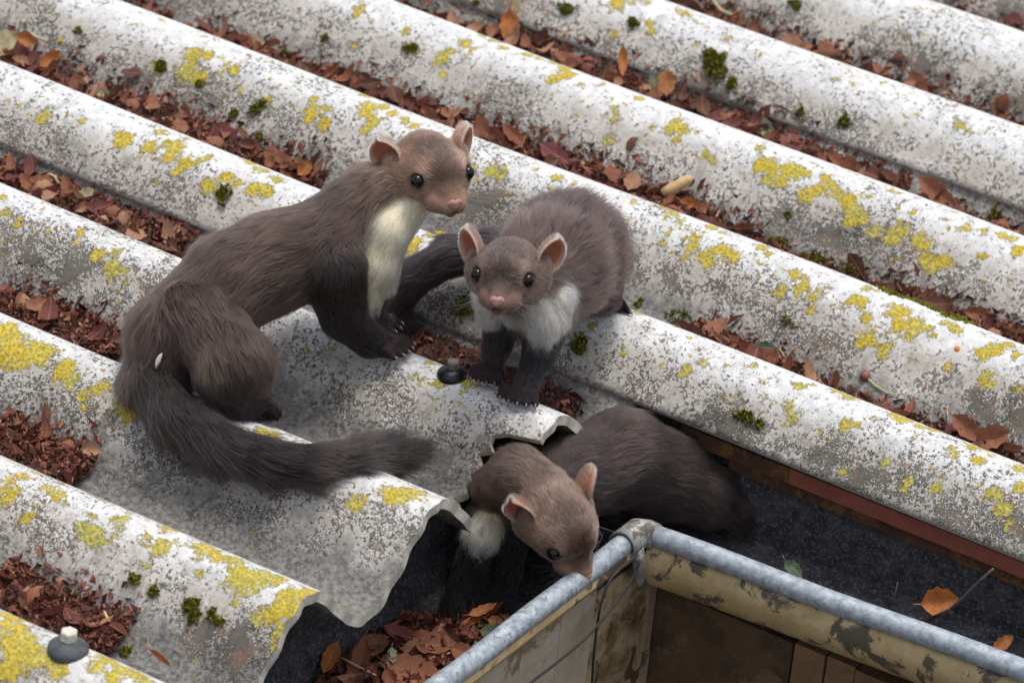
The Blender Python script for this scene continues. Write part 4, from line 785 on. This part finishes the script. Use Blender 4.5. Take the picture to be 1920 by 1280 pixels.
def head(B, root, loc, c, Bm, s, cf, cm, cdark, cnose, earc, seed, hl=1.0, eup=(.40, -.06, .91), eh=69.0):
    """canonical head (x = the animal's left, y = forward, z = up, pixels) placed at picture point c with basis Bm (camera axes)"""
    Bm = np.array(Bm); O = cam_pt(B.D0, c)
    def wv(v): return (Bm @ np.asarray(v, float)) @ CR
    def w(p): return O + wv(p) * s * PX
    def cone(a, b, ra, rb, c1, ln, c2=None, lift=.30, dens=1.0): B.cone(w(a), w(b), ra * s, rb * s, c1, ln * hl, c2, lift, True, dens)
    cone((0, 44, 6), (0, -22, 2), 50, 59, cf, 15)                         # cranium
    for q in (-1, 1):
        cone((q*26, 44, 0), (q*34, -8, -6), 36, 45, cf, 14)
        cone((q*23, 62, -16), (q*41, 0, -10), 23, 29, cf, 15)            # cheeks
        cone((q*19, 66, 14), (q*30, 40, 20), 18, 20, cf, 7)              # brow
        cone((q*10, 112, -39), (q*22, 80, -36), 13.5, 19, cm, 4, None, .25)     # whisker pads
        cone((q*58, -16, 22), (q*52, -22, -2), 18, 22, cf, 12)           # ear base
    cone((0, 112, -27), (0, 58, -8), 14.5, 35, cm, 7, cf, .16)               # snout
    cone((0, 98, -54), (0, 40, -40), 9, 24, cm, 5, cf * .9, .25)          # lower jaw
    EY = []; CV = []
    for q in (-1, 1):
        dv_ = wv((q*.80, .58, .12)); dv_ /= np.linalg.norm(dv_); ts = np.linspace(-25, 35, 121) * s * PX; e0 = w((q*36, 60, 2))
        sd_ = B.sdf(e0 + ts[:, None] * dv_); e = e0 + ts[np.argmin(np.abs(sd_ + 4.5 * s * PX))] * dv_; EY.append(e); CV.append((e, 12.6 * s * PX)); B.bald.append((e, 16.5 * s * PX)); B.paint.append((e, 21 * s * PX, cf * .30, .95))
        B.paint.append((w((q*36, 70, 22)), 17 * s * PX, cf * 1.7 + .02, .85)); B.paint.append((w((q*50, 40, -14)), 30 * s * PX, cf * 1.35, .7)); B.paint.append((w((q*62, 4, 24)), 34 * s * PX, cf * 1.25, .6))
        B.carve.append((w((q*5.5, 128.5, -36)), 3.2 * s * PX))
    B.paint.append((w((0, 74, 14)), 38 * s * PX, cdark, .95)); B.paint.append((w((0, 40, 60)), 46 * s * PX, cdark, .8)); B.paint.append((w((0, 100, -12)), 24 * s * PX, cdark, .7))
    for i in range(9):                                                    # the line of the mouth
        t = i / 8
        for q in (-1, 1): B.paint.append((w((q*(3 + 25*t), 122 - 52*t, -49 - 1.5*math.sin(3*t))), 5.5 * s * PX, cf * .18, .85))
    B.bald.append((w((0, 125, -33)), 12 * s * PX))
    B.carve += CV; eyes = EY
    def finish():
        for e in eyes:
            V, F = [], []; mb = MB(); n_, m_ = 16, 10; r_ = 12.4 * s * PX
            for i in range(m_ + 1):
                for j in range(n_): th, ph = math.pi * i / m_, 2 * math.pi * j / n_; V.append((r_*math.sin(th)*math.cos(ph), r_*math.sin(th)*math.sin(ph), r_*math.cos(th)))
            F = [(i*n_+j, (i+1)*n_+j, (i+1)*n_+(j+1) % n_, i*n_+(j+1) % n_) for i in range(m_) for j in range(n_)]
            obj('eye', mb.add(V, F).mesh('eye', EYEM, True), root, loc=tuple(e - loc))
        # nose pad
        V, F = [], []; n_, m_ = 18, 12
        for i in range(m_ + 1):
            for j in range(n_):
                th, ph = math.pi * i / m_, 2 * math.pi * j / n_; x, y, z = math.sin(th)*math.cos(ph), math.sin(th)*math.sin(ph), math.cos(th)
                x *= 14.5 - 3 * max(0, -z); y *= 9; z *= 10.5; z -= 1.5 * (abs(x) < 3) * 1.0; d_ = 1 - .55 * math.exp(-(((abs(x) - 6) / 2.6) ** 2 + ((z + 1.5) / 3) ** 2)) if y > 0 else 1
                V.append(w((x, 122 + y * d_, -31 + z)) - loc)
        F = [(i*n_+j, (i+1)*n_+j, (i+1)*n_+(j+1) % n_, i*n_+(j+1) % n_) for i in range(m_) for j in range(n_)]
        obj('nose', MB().add(V, F).mesh('nose', cnose, True), root)
        # ears: cupped shells with a pale hairy rim
        for q in (-1, 1):
            nu, nv = 15, 11; V, C_ = [], []; base = np.array([q*60.0, -14, 16]); up_ = np.array([q*eup[0], eup[1], eup[2]]); up_ /= np.linalg.norm(up_); out = np.array([q*.62, -.75, -.12]); out -= up_ * (out @ up_); out /= np.linalg.norm(out); fr = np.cross(out, up_) * q
            if fr[1] < 0: fr = -fr
            H_, Wd = eh, 31.0
            for i in range(nu):
                t = i / (nu - 1); half = Wd * (math.sin(math.pi * (.16 + .80 * t)) ** .62) * (1.0 if t < .9 else 1 - (t - .9) * 2.0)
                for j in range(nv):
                    x = j / (nv - 1) * 2 - 1; edge = max(abs(x), t if t > .6 else 0)
                    cup = -17 * (1 - x * x) * math.sin(math.pi * min(1, .25 + t * .62)) + 9 * (abs(x) ** 3) * (1 - t * .5)
                    p_ = base + up_ * (H_ * (t - .05) - 3.5 * x * x * t) + out * half * x + fr * (cup + 5)
                    V.append(w(p_) - loc)
                    rimw = np.clip((edge - .80) / .14, 0, 1); deep = np.clip((.55 - t) / .45, 0, 1) * (1 - abs(x))
                    C_.append(np.append(earc * (1 - rimw) * (1 - .62 * deep) + np.array([.62, .50, .41]) * rimw, 1))
            F = [(i*nv+j, i*nv+j+1, (i+1)*nv+j+1, (i+1)*nv+j) for i in range(nu-1) for j in range(nv-1)]
            me = MB().add(V, F).mesh('ear', EARM, True); ca = me.attributes.new('col', 'FLOAT_COLOR', 'POINT'); ca.data.foreach_set('color', np.array(C_).ravel().astype(np.float32))
            eo = obj('ear', me, root); sd = eo.modifiers.new('thickness', 'SOLIDIFY'); sd.thickness = .0011; sd.offset = 0
            # short hair on the back and the rim of the ear
            Vn = np.array(V).reshape(nu, nv, 3); r_ = np.random.default_rng(seed + q); ne = 2600
            a_, b_ = r_.uniform(0, nu - 1.01, ne), r_.uniform(0, nv - 1.01, ne); er = r_.uniform(size=ne) < .42; b_ = np.where(er & (r_.uniform(size=ne) < .6), np.where(r_.uniform(size=ne) < .5, .05, nv - 1.06), b_); a_ = np.where(er & (b_ > .1) & (b_ < nv - 1.1), nu - 1.06, a_)
            i_, j_ = a_.astype(int), b_.astype(int); fa, fb_ = (a_ - i_)[:, None], (b_ - j_)[:, None]
            Qe = Vn[i_, j_] * (1-fa)*(1-fb_) + Vn[i_+1, j_] * fa*(1-fb_) + Vn[i_, j_+1] * (1-fa)*fb_ + Vn[i_+1, j_+1] * fa*fb_
            du_ = Vn[np.minimum(i_+1, nu-1), j_] - Vn[i_, j_]; dv_ = Vn[i_, np.minimum(j_+1, nv-1)] - Vn[i_, j_]
            up3 = wv(up_); nb = -wv(fr); onrim = (a_ > nu - 1.6) | (b_ < .4) | (b_ > nv - 1.4)
            outw = np.sign(b_ - (nv-1)/2)[:, None] * wv(out)[None]
            dirs = np.where(onrim[:, None], .55 * up3 + .5 * outw * (a_ < nu - 2)[:, None] + .25 * nb + r_.normal(0, .25, (ne, 3)), .75 * up3 + .40 * nb + r_.normal(0, .2, (ne, 3)))
            dirs /= np.linalg.norm(dirs, axis=1)[:, None]; Ln = np.where(onrim, 6.0, 9.0) * s * PX * r_.uniform(.6, 1.2, ne)
            tt = np.linspace(0, 1, 3); pos = Qe[:, None] + np.where(onrim, 0.0, .0012)[:, None, None] * nb + dirs[:, None] * (Ln[:, None] * tt)[..., None]
            cc = np.where(onrim[:, None], np.array([.66, .54, .46])[None], cf[None]) * r_.uniform(.8, 1.15, (ne, 1)); col = np.ones((ne, 3, 4), np.float32); col[..., :3] = np.clip(cc, 0, .9)[:, None]
            hc = bpy.data.hair_curves.new('ear_hair'); hc.add_curves([3] * ne); hc.attributes['position'].data.foreach_set('vector', pos.ravel().astype(np.float32))
            ra = hc.attributes.get('radius') or hc.attributes.new('radius', 'FLOAT', 'POINT'); ra.data.foreach_set('value', np.tile([.00013, .00011, .00004], ne).astype(np.float32))
            ca = hc.attributes.new('col', 'FLOAT_COLOR', 'POINT'); ca.data.foreach_set('color', col.ravel()); hc.materials.append(FUR)
            ho = bpy.data.objects.new('ear_hair', hc); COL.objects.link(ho); ho.parent = eo; ho.matrix_parent_inverse = Matrix()
        # whiskers
        r_ = np.random.default_rng(seed + 9); pos = []
        for q in (-1, 1):
            for i in range(9):
                p0 = np.array([q*(16 + r_.uniform(0, 10)), 98 + r_.uniform(-10, 10), -36 + r_.uniform(-7, 7)]); d_ = np.array([q*.85, -.25 + r_.normal(0, .2), -.15 + r_.normal(0, .25)]); Lw = r_.uniform(45, 85)
                pos.append([w(p0 + d_ * Lw * t + np.array([0, 0, -10]) * t * t) - loc for t in np.linspace(0, 1, 5)])
        hc = bpy.data.hair_curves.new('whiskers'); hc.add_curves([5] * len(pos)); hc.attributes['position'].data.foreach_set('vector', np.array(pos).ravel().astype(np.float32))
        ra = hc.attributes.get('radius') or hc.attributes.new('radius', 'FLOAT', 'POINT'); ra.data.foreach_set('value', np.tile([.00008, .00007, .00006, .00005, .00003], len(pos)).astype(np.float32))
        ca = hc.attributes.new('col', 'FLOAT_COLOR', 'POINT'); ca.data.foreach_set('color', np.tile([.34, .30, .27, 1], 5 * len(pos)).astype(np.float32)); hc.materials.append(FUR)
        ho = bpy.data.objects.new('whiskers', hc); COL.objects.link(ho); ho.parent = root; ho.matrix_parent_inverse = Matrix()
    return finish
def paw(B, c, fwd, side, r, col, n=5, tl=20, drop=4, zf=-6, claws=None):
    """toes fan out of the paw centre c (picture px); fwd and side are px directions"""
    fwd = np.array(fwd, float); side = np.array(side, float); c = np.array(c, float)
    for i in range(n):
        s_ = (i - (n - 1) / 2) / ((n - 1) / 2); L = tl * (1 - .22 * s_ * s_); a = c + side * s_ * r * 1.12; kn = a + fwd * L * .45 + side * s_ * 2 + np.array([0, -3, -3]); b = a + fwd * L + side * s_ * 7 + np.array([0, drop, zf])
        B.cone(tuple(a), tuple(kn), r * .29, r * .26, col, 2.5, None, .2, False, .6); B.cone(tuple(kn), tuple(b), r * .27, r * .24, col * 1.25, 1.6, None, .2, False, .25)
        if claws is not None: claws.append((cam_pt(B.D0, b + fwd * 3 + np.array([0, -2, -2])), cam_pt(B.D0, b + fwd * 7 + np.array([0, 0, -4])), cam_pt(B.D0, b + fwd * 9 + np.array([0, 5, -4]))))
def finish_marten(B, root, loc, claws, vox, nfur, seed, fins, clump=.35, rad=.00016):
    B.grow('body', SKIN, vox, root, loc, None); B.fur(nfur, root, loc, seed, rad, clump)
    for f in fins: f()
    for a, b, c in claws: obj('claw', MB().tube(np.array([a, b, c]) - a, [.0011, .0008, .0002], 6).mesh('claw', CLAWM, True), root, loc=tuple(a - loc))

# --- the biggest one, sitting side on at the left, looking over its shoulder to the right
HB = 1.0
back, flank, dark, leg, cream, face, fdark, muz = hx(62, 47, 41), hx(48, 37, 34), hx(38, 30, 29), hx(24, 19, 20), hx(252, 240, 208), hx(140, 110, 92), hx(70, 57, 50), hx(146, 114, 98)
B1 = Body(4.02); cl = []
B1.chain([(770, 340, 75, 52), (700, 372, 88, 64)], hx(92, 71, 60), 22, lift=.35)
B1.chain([(700, 372, 88, 64), (668, 405, 82, 72), (602, 470, 62, 92)], back, 30, col2=back, lift=.33)
B1.chain([(602, 470, 62, 92), (520, 490, 30, 88), (440, 525, 5, 88), (332, 632, -40, 86)], back, 38, lift=.36)
B1.chain([(332, 632, -40, 86), (296, 705, -52, 62)], flank, 44, lift=.45)
B1.chain([(408, 622, -95, 58), (436, 684, -118, 74), (450, 738, -112, 44)], hx(52, 40, 35), 30, lift=.3)
B1.cone((366, 596, -70), (430, 676, -112), 74, 66, back, 30, None, .33)
B1.paint.append((cam_pt(4.02, (378, 672, -185)), .022, hx(96, 77, 62), .6)); B1.paint.append((cam_pt(4.02, (455, 735, -160)), .026, leg, .9))  # paints a lit patch into the haunch colour, then the dark lower leg
B1.chain([(450, 738, -116, 34), (452, 764, -120, 23), (505, 770, -122, 18)], leg, 9, lift=.25)
paw(B1, (503, 770, -122), (1, .08, 0), (0, .4, -.9), 17, leg, 4, 22, 3, 0, None)
B1.chain([(400, 650, 50, 56), (455, 735, 60, 30), (500, 765, 55, 18)], leg, 10, lift=.3)
B1.chain([(622, 500, 22, 66), (645, 590, 72, 44), (692, 638, 104, 30)], dark, 16, col2=leg, lift=.28)
B1.cone((692, 638, 104), (728, 648, 116), 29, 23, leg, 8, None, .25)
paw(B1, (728, 646, 116), (.95, .20, -.12), (.50, -.40, .76), 24, hx(52, 42, 43), 5, 36, 5, 0, cl)
B1.chain([(668, 500, 140, 48), (680, 560, 140, 34), (694, 592, 136, 24), (716, 605, 136, 20)], leg, 10, lift=.25)
paw(B1, (714, 606, 136), (.95, .20, -.12), (.45, -.38, .78), 20, hx(60, 48, 48), 4, 30, 5, 0, cl)
B1.chain([(772, 382, 62, 34), (728, 430, 55, 42), (705, 490, 66, 42), (688, 560, 88, 28)], cream, 24, lift=.3)
B1.cone((720, 425, 78), (712, 520, 100), 40, 34, cream, 20, None, .3)
B1.chain([(286, 712, -74, 44), (316, 770, -142, 33), (390, 822, -194, 29), (480, 858, -240, 27), (570, 870, -266, 24), (660, 860, -244, 23), (730, 850, -150, 22), (772, 846, -105, 10)], hx(36, 29, 28), 72, lift=.46)
def start(label, D0, p):
    loc = cam_pt(D0, p); return thing('marten', loc, label, 'marten', 'young martens on the roof'), loc
r1, l1 = start('biggest stone marten, side on at the left, bushy tail along the ridge, head turned right', 4.02, (440, 720, -40))
f1 = head(B1, r1, l1, (804, 316, 72), [[.9251, .3717, -.0411], [.1639, -.2932, .9263], [-.3425, .8636, .3322]], 1.07, face, muz, fdark, NOSEM, hx(178, 128, 102), 11, 1.0, (.45, -.20, .85), 57.0)
finish_marten(B1, r1, l1, cl, .0018, 130000, 3, [f1], .28, .00014)
tq = [(304, 662, -128), (300, 668, -131), (297, 675, -133), (294, 683, -133), (292, 691, -131)]
tf = MB().tube([cam_pt(4.02, q) - l1 for q in tq], [.0004, .0017, .0022, .0017, .0004], 12); obj('pale_spot', tf.mesh('pale_spot', mat_plain('pale_spot_colour', (.34, .32, .29), (.55, .53, .48), 900), True), r1)  # small pale spindle between hind leg and tail

# --- the middle one, facing the camera, body curled behind its head
back2, leg2, cream2, face2, fdark2, muz2 = hx(74, 59, 56), hx(26, 21, 24), hx(253, 244, 226), hx(106, 86, 78), hx(62, 52, 49), hx(120, 96, 88)
B2 = Body(4.05); cl = []
B2.chain([(965, 520, -115, 54), (1002, 556, -30, 66), (1040, 494, 80, 94), (1064, 470, 165, 100), (1080, 482, 225, 92)], back2, 46, lift=.80)
B2.chain([(1110, 500, 160, 62), (1122, 545, 215, 40), (1130, 566, 255, 22)], back2, 24, col2=leg2, lift=.4)
B2.cone((1132, 568, 262), (1158, 573, 272), 16, 13, leg2, 7, None, .2); paw(B2, (1158, 572, 272), (.9, .2, -.1), (.3, .3, -.7), 13, leg2, 4, 20, 4, 0, cl)
B2.chain([(1030, 590, -20, 44), (1014, 655, -28, 31), (992, 708, -44, 22), (978, 728, -55, 21)], leg2, 13, lift=.3)
paw(B2, (974, 730, -58), (-.14, .68, -.62), (.95, .22, 0), 25, hx(50, 41, 43), 5, 26, 6, -3, cl)
B2.chain([(945, 595, 0, 38), (932, 645, -2, 26), (922, 684, -6, 19), (916, 694, -10, 19)], leg2, 12, lift=.3)
paw(B2, (914, 694, -12), (-.08, .66, -.62), (.95, .16, 0), 22, hx(50, 41, 43), 5, 23, 6, -3, cl)
B2.chain([(992, 560, -95, 36), (1016, 592, -78, 36), (1016, 622, -64, 20)], cream2, 30, lift=.5)
B2.chain([(918, 556, -75, 26), (918, 588, -52, 22)], cream2, 22, lift=.45); B2.cone((955, 570, -85), (965, 590, -66), 26, 20, cream2, 18, None, .4); B2.cone((1040, 560, -72), (1040, 590, -60), 30, 26, cream2, 24, None, .5)
B2.chain([(1040, 480, 290, 44), (930, 468, 310, 34), (850, 478, 316, 32), (780, 515, 330, 30), (742, 560, 352, 27), (748, 600, 366, 24), (782, 624, 372, 12)], hx(40, 33, 35), 36, lift=.42)
r2, l2 = start('middle stone marten facing the camera, front paws beside the black bolt, body arched behind', 4.05, (985, 700, -20))
f2 = head(B2, r2, l2, (952, 511, -150), [[.9864, -.1393, .083], [-.1107, -.1881, .9606], [.1218, .9567, .201]], 1.0, face2, muz2, fdark2, mat_plain('pink_nose_skin', (.36, .175, .155), (.42, .215, .19), 900, .45, .0003, .45), hx(176, 122, 96), 21)
finish_marten(B2, r2, l2, cl, .0017, 125000, 5, [f2], .2, .00014)

# --- the lowest one, coming out under the eave into the gutter
back3, leg3, cream3, face3, fdark3, muz3 = hx(52, 41, 38), hx(24, 20, 22), hx(250, 232, 196), hx(122, 97, 84), hx(62, 50, 44), hx(150, 116, 101)
B3 = Body(4.0); cl = []
B3.chain([(1020, 925, -80, 52), (972, 893, -40, 54), (936, 912, 5, 46)], hx(98, 78, 69), 22, lift=.35)
B3.chain([(940, 925, 15, 46), (985, 930, 50, 58), (1070, 895, 130, 74), (1165, 858, 210, 88), (1245, 888, 258, 80), (1320, 925, 275, 58), (1370, 955, 285, 34)], back3, 30, lift=.4)
B3.chain([(950, 935, 40, 50), (905, 985, 50, 42)], hx(40, 32, 30), 20, lift=.35)
B3.chain([(922, 965, 8, 24), (908, 996, 4, 28)], cream3, 36, lift=.8)
B3.chain([(915, 985, 35, 40), (880, 1060, 25, 28), (850, 1130, 15, 20), (835, 1165, 8, 20)], leg3, 10, lift=.3)
paw(B3, (835, 1165, 8), (-.1, .8, -.4), (.95, .1, 0), 20, leg3, 5, 18, 5, -3, cl)
B3.chain([(960, 990, 55, 40), (950, 1070, 55, 26), (945, 1130, 45, 19), (938, 1150, 40, 18)], leg3, 10, lift=.3)
r3, l3 = start('lowest stone marten, creeping from under the broken eave, head bent over the zinc bead', 4.0, (985, 1050, 30))
f3 = head(B3, r3, l3, (1043, 966, -112), [[.8386, .4908, .2365], [.325, -.7991, .5058], [-.4372, .3473, .8296]], .99, face3, muz3, fdark3, NOSEM, hx(176, 122, 98), 31, 1.0, (.50, -.52, .66), 60.0)
finish_marten(B3, r3, l3, cl, .0018, 100000, 7, [f3], .25, .00014)
